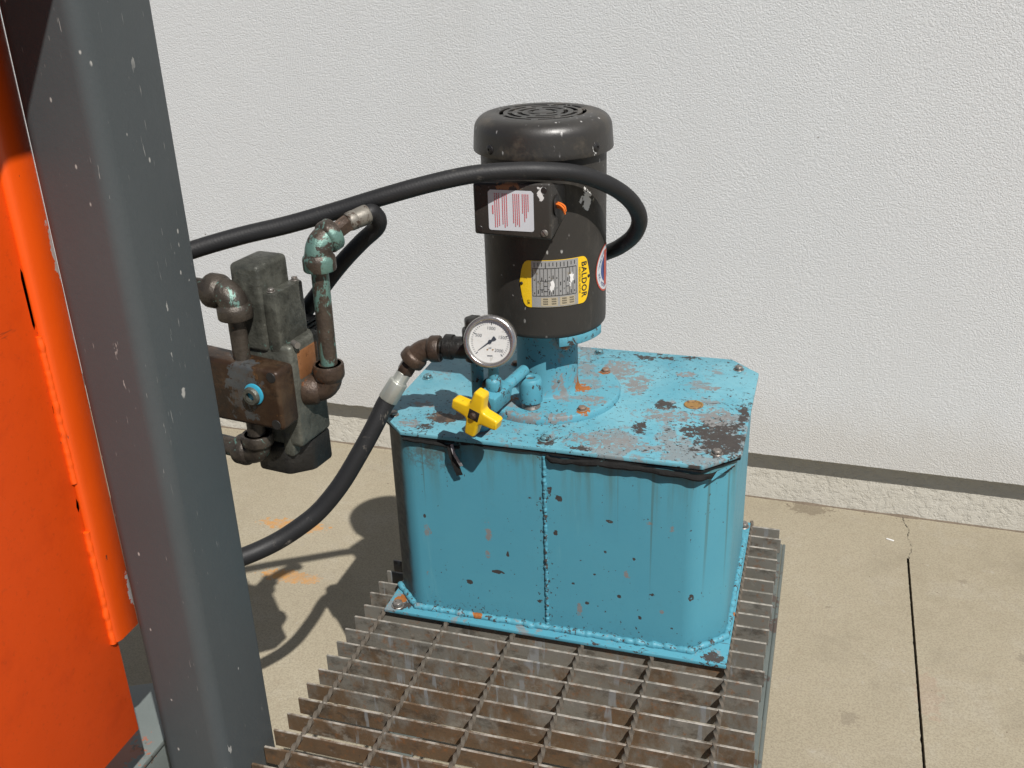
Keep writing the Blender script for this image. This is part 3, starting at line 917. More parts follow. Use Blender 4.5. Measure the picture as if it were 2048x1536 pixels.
base = MB().box((.003, -.0705, .0008), (.5075, .302, .0062)).obj('base_plate', 'plate', unit, bevel=.001)
for q in ((.020, -.058), (.497, .287), (.016, .29)):
    bolt(base, 'steel', (q[0], q[1], .0062), .0078, .008, key='b')
BX0, BX1, BY0, BY1, BC = .0055, .4995, -.0515, .286, .0445
mb = MB().prism(chamfer_rect(BX0, BX1, BY0, BY1, BC), .0062, .2958)
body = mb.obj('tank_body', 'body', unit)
bm = bmesh.new(); bm.from_mesh(body.data)
ed = [e for e in bm.edges if abs(e.verts[0].co.z - e.verts[1].co.z) > .2]
bmesh.ops.bevel(bm, geom=ed, offset=.013, segments=5, profile=.5, affect='EDGES')
bmesh.ops.recalc_face_normals(bm, faces=bm.faces)
bm.to_mesh(body.data); bm.free(); body.data.shade_smooth(); body.data.set_sharp_from_angle(angle=rad(40))
weld([(.2512, -.0518, .009), (.2512, -.0518, .288)], .0026, seed=1, amp=.3).obj('seam_weld', 'weld', body)
cp = chamfer_rect(BX0 - .0015, BX1 + .0015, BY0 - .0025, BY1 + .0015, BC)
lp = [(x, y, .0085) for x, y in cp]
weld([lp[7], lp[0], lp[1], lp[2], lp[3]], .0050, seed=3, amp=.24).obj('base_weld', 'weld', body)

# lid, gasket
LX0, LX1, LY0, LY1 = .0025, .5055, -.0565, .2935
lid = MB().prism(chamfer_rect(LX0, LX1, LY0, LY1, .0445), .2970, .3030).obj('lid', 'lid', unit, bevel=.0014, seg=2)
loop = chamfer_rect(LX0 + .002, LX1 - .002, LY0 + .0022, LY1 - .002, .0445)
pts = []
for i in range(8):
    a, b = Vector((*loop[i], 0)), Vector((*loop[(i + 1) % 8], 0))
    k = max(2, int((b - a).length / .006))
    for j in range(k):
        pts.append(a.lerp(b, j / k))
rg = []
cen = Vector((.254, .118, 0))
for i, q in enumerate(pts):
    inw = (cen - q); inw.z = 0; inw.normalize()
    d = .0046 + .0030 * mnoise.noise(Vector((i * .09, 2, 1))) + .0015 * mnoise.noise(Vector((i * .37, 8, 1)))
    o_ = .0018 * mnoise.noise(Vector((i * .13, 5, 4)))
    q2 = q - inw * o_
    rg.append([(q2.x, q2.y, .2969), (q2.x, q2.y, .2969 - max(.0012, d)), (q2.x + inw.x * .007, q2.y + inw.y * .007, .2969 - max(.001, d) - .0012), (q2.x + inw.x * .010, q2.y + inw.y * .010, .2969)])
gk = MB().rings(rg, closed=True)
gask = gk.obj('gasket', 'gasket', unit)
# sagging lip on the right half of the front, and the torn strips on the left
lip = spline([(.2545, -.0535, .2905), (.262, -.056, .2865), (.275, -.0575, .2855), (.295, -.0575, .2875), (.330, -.0575, .2895), (.370, -.0575, .2895), (.405, -.0575, .2880), (.440, -.0575, .2860), (.460, -.056, .2855), (.485, -.035, .2870), (.497, -.022, .2895)], 10)
MB().tube(lip, .0030, 8, lambda i: .0012 + .0030 * math.sin(math.pi * min(1, (i + 4) / len(lip))) ** .4 * (1 + .25 * mnoise.noise(Vector((i * .12, 3, 3))))).obj('gasket_lip', 'gasket', unit, noise=(.0016, 70))
lip2 = spline([(.052, -.0555, .2915), (.09, -.0565, .2900), (.125, -.0565, .2885), (.134, -.0560, .2900)], 8)
MB().tube(lip2, .0026, 8).obj('gasket_lip', 'gasket', unit, noise=(.0016, 70))


def ribbon(pts, w, th, side):
    rr = []
    P = spline(pts, 6)
    sd = Vector(side).normalized()
    for i, q in enumerate(P):
        t = (P[min(i + 1, len(P) - 1)] - P[max(i - 1, 0)]).normalized()
        nn = t.cross(sd).normalized()
        ww = w * (1 + .22 * mnoise.noise(Vector((i * .5, w * 900, 0))))
        rr.append([q + sd * ww + nn * th, q - sd * ww + nn * th, q - sd * ww - nn * th, q + sd * ww - nn * th])
    return MB().rings(rr)


ribbon([(.121, -.0580, .2925), (.124, -.062, .279), (.1285, -.061, .262), (.1325, -.059, .247)], .0042, .0008, (1, .15, .2)).obj('torn_gasket_strip', 'gasket', unit)
ribbon([(.1235, -.059, .2935), (.1285, -.0655, .284), (.1345, -.066, .273), (.1375, -.0635, .2645)], .0020, .0006, (1, .1, .3)).obj('torn_gasket_strip', 'peel', unit)
MB().add([(.478, -.047, .2925), (.500, -.022, .2945), (.472, -.0555, .2835), (.479, -.045, .2912), (.501, -.020, .2932), (.4735, -.0545, .2828)],
         [(0, 1, 2), (5, 4, 3), (0, 2, 5, 3), (2, 1, 4, 5), (1, 0, 3, 4)]).obj('gasket_tab', 'bluepart', unit)

for (x, y, k) in ((.0185, -.011, 'steel'), (.248, -.0335, 'bluebolt'), (.474, -.019, 'steel'), (.475, .256, 'steel'), (.254, .274, 'bluebolt'), (.035, .262, 'bluebolt'), (.02, .12, 'bluebolt')):
    bolt(lid, k, (x, y, .3030), .0066, .0058, (0, 0, random.uniform(0, 1)), 'c')
# screwed rusty plug in the lid
MB().lathe([(.0138, 0), (.0138, .0010), (.0128, .0018), (.0112, .0016), (.0105, .0007), (.0, .0007)], 36, (.4255, .117, .3030)).obj('plug', 'plug_rust', lid)

# round mounting flange, adapter, cap
fl = MB().lathe([(.1060, 0), (.1063, .0075), (.1045, .0103), (.1015, .0112), (.0, .0112)], 96, (MX, MY, .3031)).obj('mounting_flange', 'flange', unit)
for (x, y) in ((.2805, .0445), (.2845, .1800), (.145, .175)):
    bolt(fl, 'rustbolt', (x, y, .3143), .0062, .0052, (0, 0, .4), 'd')
ad = MB().lathe([(.0475, 0), (.0458, .003), (.0445, .010), (.0440, .085), (.0455, .0925), (.048, .0965)], 64, (MX, MY, .3140))
ad = ad.obj('adapter_housing', 'flange', unit)


def sector(r0, r1, a0, a1, z0, z1, n_=18):
    out = []
    for i in range(n_ + 1):
        a = rad(a0 + (a1 - a0) * i / n_)
        out.append((MX + r1 * math.cos(a), MY + r1 * math.sin(a)))
    for i in range(n_, -1, -1):
        a = rad(a0 + (a1 - a0) * i / n_)
        out.append((MX + r0 * math.cos(a), MY + r0 * math.sin(a)))
    return MB().prism(out, z0, z1)


for k in range(3):
    a = -32 + 90 * k
    ear = sector(.040, .0815, a - 31, a + 27, .4072, .4205).obj('adapter_ear', 'flange', ad, bevel=.0012)
    q = rad(a - 22)
    bolt(ad, 'rustbolt', (MX + .070 * math.cos(q), MY + .070 * math.sin(q), .4072), .0068, .008, (math.pi, 0, 0), 'e')
    MB().cyl((MX + .03 * math.cos(q), MY + .03 * math.sin(q), .34), (MX + .046 * math.cos(q), MY + .046 * math.sin(q), .34), .002).obj('set_screw', 'steel', ad)

# filler cap
CX, CY = .2090, .0365
cap = MB().lathe([(.0143, 0), (.0160, .0012), (.0164, .004), (.0164, .029), (.0156, .0335), (.0138, .0362), (.0072, .0368), (.0066, .0362), (.006, .0335), (0, .0335)], 40, (CX, CY, .3235)).obj('filler_cap', 'bluepart', unit)
MB().lathe([(.0125 + (.0006 if i % 2 else 0), i * .0011) for i in range(9)], 28, (CX, CY, .3143)).obj('cap_thread', 'steel', cap)
MB().lathe([(.0058, 0), (.0058, .0014)], 6, (CX, CY, .3566)).obj('cap_socket', 'steel', cap)

# --- motor
mot = MB().lathe([(.0785, .4208), (.0815, .4212), (.0834, .4235), (.0838, .4275), (.0838, .6660), (.0800, .6685), (.0, .6685)], 96, (MX, MY, 0)).obj('electric_motor', 'motor', unit)
CZ = .0
cov = MB()
prof = [(.0915, .6640), (.0925, .6630), (.0930, .6645), (.0926, .6700), (.0915, .6850)]
for i in range(9):
    a = i / 8 * math.pi / 2
    prof.append((.0705 + .0205 * math.cos(a), .6890 + .0195 * math.sin(a)))
prof += [(.0640, .7092), (.0605, .7088), (.0598, .7060), (.0690, .7050), (.0860, .6950), (.0890, .6850), (.0905, .6700)]
cov.lathe(prof, 96, (MX, MY, 0), closed=True)
cover = cov.obj('fan_cover', 'cover', mot, smooth=50)
# concentric grille bars with real slots between them
gl = MB()
ring_r = [(.0, .0145), (.0205, .0275), (.0335, .0405), (.0465, .0520), (.0575, .0612)]
for (r0, r1) in ring_r:
    z0, z1 = .7062, .7086
    if r0 == 0:
        gl.lathe([(r1, z0), (r1, z1 - .0006), (r1 - .0012, z1), (0, z1)], 48, (MX, MY, 0))
    else:
        gl.lathe([(r0, z0), (r0, z1), (r1, z1), (r1, z0)], 72, (MX, MY, 0), closed=True)
for k, (r0, r1, offs, cnt) in enumerate(((.0140, .0210, .3, 4), (.0270, .0340, .75, 5), (.0400, .0470, .2, 6), (.0515, .0580, .6, 6))):
    for i in range(cnt):
        a = offs + i * 2 * math.pi / cnt
        mt = Matrix.Translation((MX, MY, 0)) @ Matrix.Rotation(a, 4, 'Z')
        gl.box((r0, -.0042, .7063), (r1, .0042, .70855), mt)
gl.obj('fan_grille', 'cover', mot, smooth=30)
MB().lathe([(.0, .6885), (.087, .6885), (.087, .6897), (0, .6897)], 40, (MX, MY, 0)).obj('fan_disc', 'dark_inside', mot)
for k in range(7):
    mt = Matrix.Translation((MX, MY, 0)) @ Matrix.Rotation(k * 2 * math.pi / 7 + .2, 4, 'Z')
    MB().box((.012, -.0012, .6897), (.056, .0012, .7030), mt).obj('fan_blade', 'dark_inside', mot)
for ang in (-122, -28, 62, 152):
    a = rad(ang)
    c_, s_ = math.cos(a), math.sin(a)
    MB().lathe([(.0062, 0), (.0062, .0018), (.0045, .0030), (.002, .0030), (.0018, .0018), (0, .0018)], 18, (MX + .0915 * c_, MY + .0915 * s_, .6735), (c_, s_, 0)).obj('cover_screw', 'black', mot)

# terminal box: a frustum that narrows towards the motor
bx0, bx1, bz0, bz1, yf = .1545, .2555, .5750, .6440, -.0120
fr = [(bx0, yf, bz0 + .001), (bx1, yf, bz0 - .002), (bx1, yf, bz1 + .001), (bx0, yf, bz1 - .002)]
mid_ = [(x, yf + .007, z) for x, _, z in fr]
bk = [(bx0 + .010, .040, bz0 + .013), (bx1 + .006, .040, bz0 + .017), (bx1 + .006, .040, bz1 - .013), (bx0 + .010, .040, bz1 - .010)]
tb = MB().rings([fr, mid_, bk]).obj('terminal_box', 'box', mot, bevel=.0035, seg=3, angle=35)
for (x, z, k) in ((bx0 + .0075, bz0 + .0085, 0), (bx0 + .0075, bz1 - .0085, 0), (bx1 - .0085, bz1 - .008, 0), (bx1 - .0085, bz0 + .007, 1)):
    if k:
        mb = MB().lathe([(.0046, 0), (.0046, .0012), (.0035, .0020), (0, .0020)], 20, (x, yf, z), (0, -1, 0))
        sc = mb.obj('box_screw', 'steel', mot)
        MB().box((-.0042, -.0004, 0), (.0042, .0004, .0006), Matrix.Translation((x, yf - .0018, z)) @ Matrix.Rotation(.9, 4, 'Y') @ Matrix.Rotation(math.pi / 2, 4, 'X')).obj('screw_slot', 'black', mot)
    else:
        MB().lathe([(.0022, .0004), (.0036, .0004), (.0040, .0), (.0022, -.003)], 18, (x, yf - .0002, z), (0, -1, 0)).obj('screw_hole', 'black', mot)
# knock-out opening with wire ends on the right-hand side
xs_ = bx1 + .0022
MB().lathe([(.0135, 0), (.0135, .0012), (.0, .0012)], 28, (xs_ - .0004, .0085, .613), (1, 0, 0)).obj('knockout', 'black', mot)
for k in range(5):
    y0, z0 = .0085 + (k - 2) * .0022, .6155 - (k % 3) * .0026
    w = spline([(xs_ - .004, y0, z0), (xs_ + .004, y0 - .001, z0 - .0005), (xs_ + .0095, y0 - .002 + .001 * (k % 2), z0 - .004), (xs_ + .0105, y0 - .001, z0 - .008)], 5)
    MB().tube(w, .0014, 8).obj('wire_end', 'wire', mot)
# warning label on the box, its print runs sideways and is too small to read
lx0, lx1, lz0, lz1 = .1745, .2335, .5830, .6345
mb = MB().prism([(lx0 + .003, lz0), (lx1 - .003, lz0), (lx1 - .0008, lz0 + .0008), (lx1, lz0 + .003), (lx1, lz1 - .003), (lx1 - .003, lz1), (lx0 + .003, lz1), (lx0, lz1 - .003), (lx0, lz0 + .003), (lx0 + .0008, lz0 + .0008)], 0, .0005,
                Matrix.Translation((0, yf - .0002, 0)) @ Matrix.Rotation(math.pi / 2, 4, 'X'))
mb.obj('warning_label', 'white', mot)
pr = MB()
random.seed(3)
cols = [(.1805, .1), (.1835, 1), (.1862, 1), (.1889, .95), (.1935, .9), (.1962, 1), (.1989, .95), (.2075, .85), (.2100, .95), (.2125, .9), (.2150, .95), (.2195, .55), (.2220, .8), (.2243, .7), (.2268, .5)]
for (x, ln) in cols:
    if ln < .2:
        pr.box((x - .0008, yf - .0012, .604), (x + .0008, yf - .0009, .615))
        continue
    z = lz1 - .004
    zend = lz1 - .004 - ln * (lz1 - lz0 - .008)
    while z > zend:
        d = random.uniform(.0012, .0045)
        pr.box((x - .00055, yf - .0012, max(zend, z - d)), (x + .00055, yf - .0009, z))
        z -= d + .0007
pr.obj('label_print', 'redprint', mot)


def cylmap(a_deg, z, r):
    a = rad(a_deg)
    return Vector((MX + r * math.cos(a), MY + r * math.sin(a), z))


RM = .0838
PER = math.degrees(1 / RM)      # degrees per metre of arc


def curved(poly, r0, r1, grid=.004):
    """outline polygon in (arc metres from -64.5deg, z) -> curved plate"""
    mb = MB()
    xs = sorted({p_[0] for p_ in poly})
    lo, hi = xs[0], xs[-1]
    k = max(2, int((hi - lo) / grid))
    cols_ = [lo + (hi - lo) * i / k for i in range(k + 1)]

    def span(x):
        zs = []
        for i in range(len(poly)):
            (xa, za), (xb, zb) = poly[i], poly[(i + 1) % len(poly)]
            if xa == xb:
                if abs(xa - x) < 1e-9:
                    zs += [za, zb]
            elif min(xa, xb) - 1e-9 <= x <= max(xa, xb) + 1e-9:
                zs.append(za + (zb - za) * (x - xa) / (xb - xa))
        return min(zs), max(zs)
    rr = []
    for x in cols_:
        z0, z1 = span(x)
        if z1 - z0 < .0006:
            z0 -= .0003; z1 += .0003
        a = -64.5 + x * PER
        rr.append([cylmap(a, z0, r0), cylmap(a, z0, r1), cylmap(a, z1, r1), cylmap(a, z1, r0)])
    return mb.rings(rr)


np_out = [(-.0500, .5020), (-.0495, .4940), (-.0460, .4760), (-.0440, .4705), (-.0410, .4680), (-.0375, .4672), (.0375, .4672), (.0405, .4685), (.0435, .4720), (.0455, .4770), (.0490, .4950), (.0495, .5020),
          (.0480, .5100), (.0450, .5250), (.0430, .5290), (.0400, .5315), (.0375, .5322), (-.0375, .5322), (-.0410, .5312), (-.0440, .5280), (-.0465, .5220), (-.0495, .5090)]
curved(np_out, RM - .0005, RM + .0009, .0025).obj('nameplate', 'nameyellow', mot)
curved([(-.0335, .4676), (.0295, .4676), (.0295, .5318), (-.0335, .5318)], RM + .0008, RM + .0012).obj('nameplate_panel', 'silver', mot)
for (a0, a1) in ((-.0215, .0005), (.0035, .0240)):
    curved([(a0, .4690), (a1, .4690), (a1, .4810), (a0, .4810)], RM + .0012, RM + .0014).obj('wiring_panel', 'tan', mot)
pr = MB()
rp, rq = RM + .00125, RM + .00155


def line(x0, z0, x1, z1):
    mbx = curved([(x0, z0), (x1, z0), (x1, z1), (x0, z1)], rp, rq, .003)
    pr.add(mbx.v, mbx.f)


gx0, gx1, gz0, gz1 = -.0320, .0265, .4835, .5215
LW = .00035
for z in (gz0, gz1):
    line(gx0, z - LW, gx1, z + LW)
ncol = 12
for i in range(ncol + 1):
    x = gx0 + (gx1 - gx0) * i / ncol
    line(x - LW * .8, gz0, x + LW * .8, gz1)
random.seed(11)
for i in range(ncol):
    xa, xb = gx0 + (gx1 - gx0) * i / ncol, gx0 + (gx1 - gx0) * (i + 1) / ncol
    for z in ((.4925, .5045) if i in (2, 4) else (.4900, .497, .5035) if i == 3 else (.4955,) if i in (9,) else ()):
        line(xa, z - LW, xb, z + LW)
    # illegible typed entries and row names
    xm = (xa + xb) / 2
    z = .5295
    while z > .5245 + random.uniform(-.002, .001):
        line(xm - .0005, z - .0009, xm + .0005, z)
        z -= .0013
    for zz in (random.uniform(.487, .495), random.uniform(.50, .512)):
        for t in range(random.randint(1, 4)):
            line(xm - .0006, zz - .0009, xm + .0006, zz)
            zz -= .0013
for (a0, a1) in ((-.0215, .0005), (.0035, .0240)):
    for r_ in range(3):
        for c_ in range(2):
            x = a0 + .003 + c_ * (a1 - a0) * .5
            line(x, .4715 + r_ * .0033, x + .0062, .4721 + r_ * .0033)
            for t in range(4):
                line(x + t * .0016, .4725 + r_ * .0033, x + t * .0016 + .0008, .4734 + r_ * .0033)
pr.obj('nameplate_print', 'print', mot)


def side(xc, zc, r):
    # lettering that reads downwards, letter tops to the right
    return lambda a, b: cylmap(-64.5 + (xc + b) * PER, zc - a, r)


tx = MB()
tx.text('BALDOR', .0118, side(.0388, .5005, RM + .0013), 1.12, .00022)
tx.obj('maker_lettering', 'print', mot)
tx = MB()
tx.text('INDUSTRIAL MOTOR', .0036, side(.0318, .5005, RM + .0015), 1.1)
tx.text('UR', .005, side(-.0385, .4745, RM + .0013))
tx.obj('small_lettering', 'print', mot)['kind'] = 'stuff'
for ang, z in ((-97.0, .5), (-32.2, .503)):
    a = rad(ang)
    MB().lathe([(.0022, 0), (.0022, .0006), (.0012, .0014), (0, .0014)], 14, (MX + (RM + .0008) * math.cos(a), MY + (RM + .0008) * math.sin(a), z), (math.cos(a), math.sin(a), 0)).obj('rivet', 'black', mot)


def flake(ac, zc, w, h, seed, name='paint_splash'):
    random.seed(seed)
    mb = MB()
    k = 14
    vs = [cylmap(ac, zc, RM + .0022)]
    for i in range(k):
        a = i / k * 2 * math.pi
        q = random.uniform(.5, 1.15)
        vs.append(cylmap(ac + w * q * math.cos(a) * PER, zc + h * q * math.sin(a), RM + .0016))
    mb.add(vs, [(0, 1 + i, 1 + (i + 1) % k) for i in range(k)])
    mb.obj(name, 'paintflake', mot)


flake(-69.0, .4965, .0035, .0078, 5)
flake(-51.0, .5065, .0032, .0092, 8)
flake(-52.5, .4975, .0012, .0050, 9)

# round sticker at the right
st = MB()


def disc_ring(r0, r1, rr, n_=48):
    mb = MB()
    vs = []
    for i in range(n_):
        a = 2 * math.pi * i / n_
        for r_ in (r0, r1):
            vs.append(cylmap(1.0 + r_ * math.cos(a) * PER, .5015 + r_ * math.sin(a), rr))
    return mb.add(vs, [(2 * i, 2 * i + 1, (2 * i + 3) % (2 * n_), (2 * i + 2) % (2 * n_)) for i in range(n_)])


disc_ring(.0308, .0332, RM + .0006).obj('sticker_rim', 'stickred', mot)
disc_ring(.0195, .0309, RM + .00055).obj('sticker_ring', 'stickwhite', mot)
disc_ring(.0, .0196, RM + .0006).obj('sticker_centre', 'stickblue', mot)
curved([((65.5 - 5.5) / PER, .476), ((65.5 + 3) / PER, .476), ((65.5 + 3) / PER, .527), ((65.5 - 5.5) / PER, .527)], RM + .0007, RM + .0009, .002).obj('sticker_band', 'stickred', mot)
tx = MB()
word = 'ELECTRIC, INC. MOTOR'
for i, chh in enumerate(word):
    if chh == ' ':
        continue
    th = math.pi * .62 + (i / (len(word) - 1)) * math.pi * .80

    def fn(a, b, th=th):
        # letters stand with their feet to the rim's outside, reading anticlockwise
        r_ = .0252 - b
        t_ = th + a / .0252
        return cylmap(1.0 + r_ * math.cos(t_) * PER, .5015 + r_ * math.sin(t_), RM + .0009)
    tx.text(chh, .0066, fn)
tx.obj('sticker_lettering', 'stickblue', mot)

# --- gauge isolator valve and gauge
vd = Vector((.20, .978, .05)).normalized()
H0 = Vector((.1762, -.0985, .3665))


def along(t, dx=0, dz=0):
    return H0 + vd * t + Vector((dx, 0, dz))


vb = MB()
rt = Matrix.Translation(along(.022)) @ Vector((0, 0, 1)).rotation_difference(vd).to_matrix().to_4x4()
vb.box((-.0130, -.0130, 0), (.0130, .0130, .050), rt)
vb.lathe([(.0080, .050), (.0080, .108), (.0074, .111), (0, .111)], 28, along(.022), vd)
valve = vb.obj('gauge_valve', 'bluepart', unit, bevel=.0018, seg=2)
MB().lathe([(.0062, 0), (.0062, .016), (.0095, .016), (.0095, .0225)], 6, along(0), vd).obj('valve_bonnet', 'pipe_brown', valve)
SB = along(.045)
MB().lathe([(.0100, 0), (.0108, .002), (.0108, .012), (.0098, .015), (.0072, .017), (.0070, .040)], 24, (SB.x + .001, SB.y, SB.z + .0115), (0, 0, 1)).obj('gauge_socket', 'bluepart', valve)
# handle: four arms, filleted
outl = []
wA, LA, fr_ = .0092, .0340, .0060
for k in range(4):
    q = Matrix.Rotation(k * math.pi / 2, 2)
    loc_ = [(LA - .002, -wA * .86), (LA, -wA * .6), (LA, wA * .6), (LA - .002, wA * .86)]
    cxy = wA + fr_
    loc_ += [(cxy - fr_ * math.sin(t), cxy - fr_ * math.cos(t)) for t in [i * math.pi / 2 / 5 for i in range(6)]]
    outl += [tuple(q @ Vector(w_)) for w_ in loc_]
hz = Vector((0, 0, 1)).rotation_difference(-vd).to_matrix().to_4x4()
ux = Vector((math.cos(rad(-17)), 0, math.sin(rad(-17)))); ux = (ux - vd * ux.dot(vd)).normalized()
uy = (-vd).cross(ux)
HM = Matrix.Identity(4)
for i in range(3):
    HM[i][0] = ux[i]; HM[i][1] = uy[i]; HM[i][2] = -vd[i]
HM.translation = H0
hd = MB().prism(outl, -.009, .0080, HM).obj('valve_handle', 'yellow', valve, bevel=.0044, seg=4, angle=40, smooth=50)
MB().box((-.0078, -.0074, .0072), (.0078, .0074, .0084), HM).obj('handle_recess', 'black', valve, bevel=.0015)
MB().lathe([(.0045, .008), (.0045, .0108), (.003, .0122), (0, .0122)], 20, H0, -vd).obj('handle_screw', 'pipe_brown', valve)

GN = Vector((.135, -.955, .275)).normalized()
GC = Vector((.1855, -.0615, .4505))
gu = GN.cross(Vector((0, 0, 1))).normalized() * -1     # image right
gu = Vector((0, 0, 1)).cross(GN).normalized()
gw = GN.cross(gu)


def gp(x, y, d=0.0):
    return GC + gu * x + gw * y + GN * d


gm_ = MB().lathe([(.0, -.030), (.0300, -.030), (.0312, -.0285), (.0312, -.006), (.0335, -.0055), (.0345, -.003), (.0345, .0005), (.0325, .0035), (.0295, .0040), (.0282, .0030), (.0275, .0002), (.0275, -.0030), (0, -.0030)], 64, GC, GN)
gauge = gm_.obj('pressure_gauge', 'bezel', unit, smooth=50)
MB().lathe([(.0274, -.0029), (.0274, -.0022), (0, -.0022)], 48, GC, GN).obj('gauge_dial', 'dial', gauge)
tk = MB()


def tick(ang, r0, r1, w):
    a = rad(ang)
    c_, s_ = math.cos(a), math.sin(a)
    q = [(r0, -w), (r1, -w), (r1, w), (r0, w)]
    tk.add([gp(x * c_ - y * s_, x * s_ + y * c_, -.0019) for x, y in q], [(0, 1, 2, 3)])


A0, A1 = 221, -49
for i in range(41):
    ang = A0 + (A1 - A0) * i / 40
    big_ = i % 10 == 0
    tick(ang, .0212 if big_ else .0225, .0248, .00055 if big_ else .00026)
for i, tx_ in ((10, '500'), (20, '1000'), (30, '1500'), (40, '2000')):
    a = rad(A0 + (A1 - A0) * i / 40)
    r_ = .0168
    cx_, cy_ = r_ * math.cos(a), r_ * math.sin(a)
    if tx_ == '2000':
        cx_, cy_ = cx_ + .0005, cy_ + .001
    rr_ = rad(-5)
    tk.text(tx_, .0058, lambda x, y, cx_=cx_, cy_=cy_: gp(cx_ + x * math.cos(rr_) - y * math.sin(rr_), cy_ + x * math.sin(rr_) + y * math.cos(rr_), -.0019))
tk.text('psi', .0034, lambda x, y: gp(.000 + x, -.0082 + y, -.0019))
for i in range(7):
    x0 = -.0035 + i * .0010
    tk.add([gp(x, y, -.0019) for x, y in ((x0, -.0192), (x0 + .0008, -.0192), (x0 + .0008, -.0178), (x0, -.0178))], [(0, 1, 2, 3)])
tk.obj('dial_print', 'print', gauge)
nd = MB()
a = rad(A0 - 4)
c_, s_ = math.cos(a), math.sin(a)
shape = [(-.0085, -.0024), (-.0070, -.0028), (-.0022, -.0008), (0, -.0009), (.0195, -.0002), (.0195, .0002), (0, .0009), (-.0022, .0008), (-.0070, .0028), (-.0085, .0024)]
HMn = Matrix.Identity(4)
nx, ny = gu * c_ + gw * s_, gw * c_ - gu * s_
for i in range(3):
    HMn[i][0] = nx[i]; HMn[i][1] = ny[i]; HMn[i][2] = GN[i]
HMn.translation = GC
nd.prism(shape, -.0012, -.0007, HMn)
nd.lathe([(.0024, -.0016), (.0024, -.0003), (0, -.0003)], 20, GC, GN)
nd.obj('needle', 'print', gauge)
for x in (-.0034, .0036):
    MB().lathe([(.0011, 0), (.0011, .0004), (0, .0005)], 14, gp(x, -.0105, -.0022), GN).obj('dial_screw', 'plug_rust', gauge)
MB().lathe([(.0276, .0012), (.0276, .0020), (0, .0020)], 48, GC, GN).obj('gauge_glass', 'glass', gauge)

# pressure line: riser, tee, pipe and elbow
ps = MB()
ps.cyl((.1515, -.020, .3030), (.1515, -.020, .405), .0085)
ps.lathe([(.0140, 0), (.0148, .002), (.0148, .012), (.0125, .015)], 24, (.1515, -.020, .3030))
ps.obj('riser_pipe', 'bluepart', unit)
ps = MB()
ps.cyl((.1515, -.020, .405), (.1505, -.019, .440), .0150)
ps.lathe([(.0165, .436), (.0170, .438), (.0170, .448), (.0160, .450)], 28, (.1505, -.019, 0))
ps.lathe([(.0135, .448), (.0135, .462), (.011, .4645)], 6, (.1495, -.018, 0))
ps.cyl((.152, -.020, .421), (.118, -.021, .4205), .0150)
ps.lathe([(.0172, 0), (.0172, .012)], 28, (.120, -.021, .4205), (-1, 0, 0))
riser = ps.obj('pressure_riser', 'valve_dark', unit, bevel=.0008, seg=1)
ps = MB().cyl((.165, -.022, .372), (.178, -.03, .370), .009)
ps.obj('valve_nipple', 'pipe_oily', unit)
MB().cyl((.112, -.0215, .4207), (.086, -.0245, .4190), .0095).obj('pressure_pipe', 'valve_dark', unit)


def elbow(mb, p, da, db, r, la, lb, collar=1.28, cl=.45):
    """90-ish pipe elbow: socket ends at p+da*la and p+db*lb"""
    p, da, db = Vector(p), Vector(da).normalized(), Vector(db).normalized()
    a0, b0 = p + da * la, p + db * lb
    k = min(la, lb) * .62
    path = [a0, p + da * k]
    for i in range(1, 8):
        t = i / 8
        path.append((p + da * k) * (1 - t) ** 2 + p * 2 * t * (1 - t) + (p + db * k) * t * t)
    path += [p + db * k, b0]
    mb.tube(path, r, 24)
    for (e, d, l_) in ((a0, da, la), (b0, db, lb)):
        w = l_ * cl
        mb.lathe([(r * .99, -w * 1.25), (r * collar * .97, -w), (r * collar, -w * .85), (r * collar, -w * .1), (r * collar * .96, 0), (r * .72, 0), (r * .70, -w * .3)], 28, e, d)
    return mb


def hexnut(mb, p0, p1, r):
    p0, p1 = Vector(p0), Vector(p1)
    L_ = (p1 - p0).length
    return mb.lathe([(r * .9, 0), (r, L_ * .1), (r, L_ * .9), (r * .9, L_)], 6, p0, p1 - p0)


el = elbow(MB(), (.0765, -.0268, .4165), (1, .08, .06), (-.62, -.17, -.72), .0150, .026, .0245, 1.22, .5)
elb = el.obj('pressure_elbow', 'pipe_brown', unit, smooth=50)
dn = Vector((-.505, -.235, -.83)).normalized()
q0 = Vector((.0640, -.0302, .4030))
hexnut(MB(), q0, q0 + dn * .009, .0105).obj('hose_nut', 'pipe_brown', elb)
hexnut(MB(), q0 + dn * .0088, q0 + dn * .024, .0120).obj('hose_nut', 'pipe_brown', elb)

# ================================================================== HOSES
def hose(name, label, pts, r, mat, per=10, n_=18):
    P = spline(pts, per)
    o = MB().tube(P, r, n_).obj(name, mat, None, smooth=60)
    solo(o, label, 'hose', 'hydraulic hoses')
    return o


f0, f1 = q0 + dn * .0238, Vector((.0300, -.0500, .3459))
low = hose('hydraulic_hose', 'thick black hose curving from the blue tank down behind the grey post',
           [f1 + (f0 - f1) * .25, f1, (.0258, -.054, .3382), (.0154, -.066, .3138), (-.0030, -.083, .2776), (-.0274, -.102, .2350), (-.0549, -.120, .1997), (-.0790, -.138, .1801), (-.1083, -.160, .1632), (-.139, -.190, .1554), (-.1723, -.225, .1544), (-.2185, -.26, .158)], .0127, 'rubber2')
ax = f1 - f0
L_ = ax.length
MB().lathe([(.0098, 0), (.0106, .001), (.0106, L_ * .30), (.0126, L_ * .32), (.0138, L_ * .36), (.0142, L_ * .97), (.0134, L_)], 10, f0, ax).obj('ferrule', 'zinc', low, bevel=.0006, seg=1)

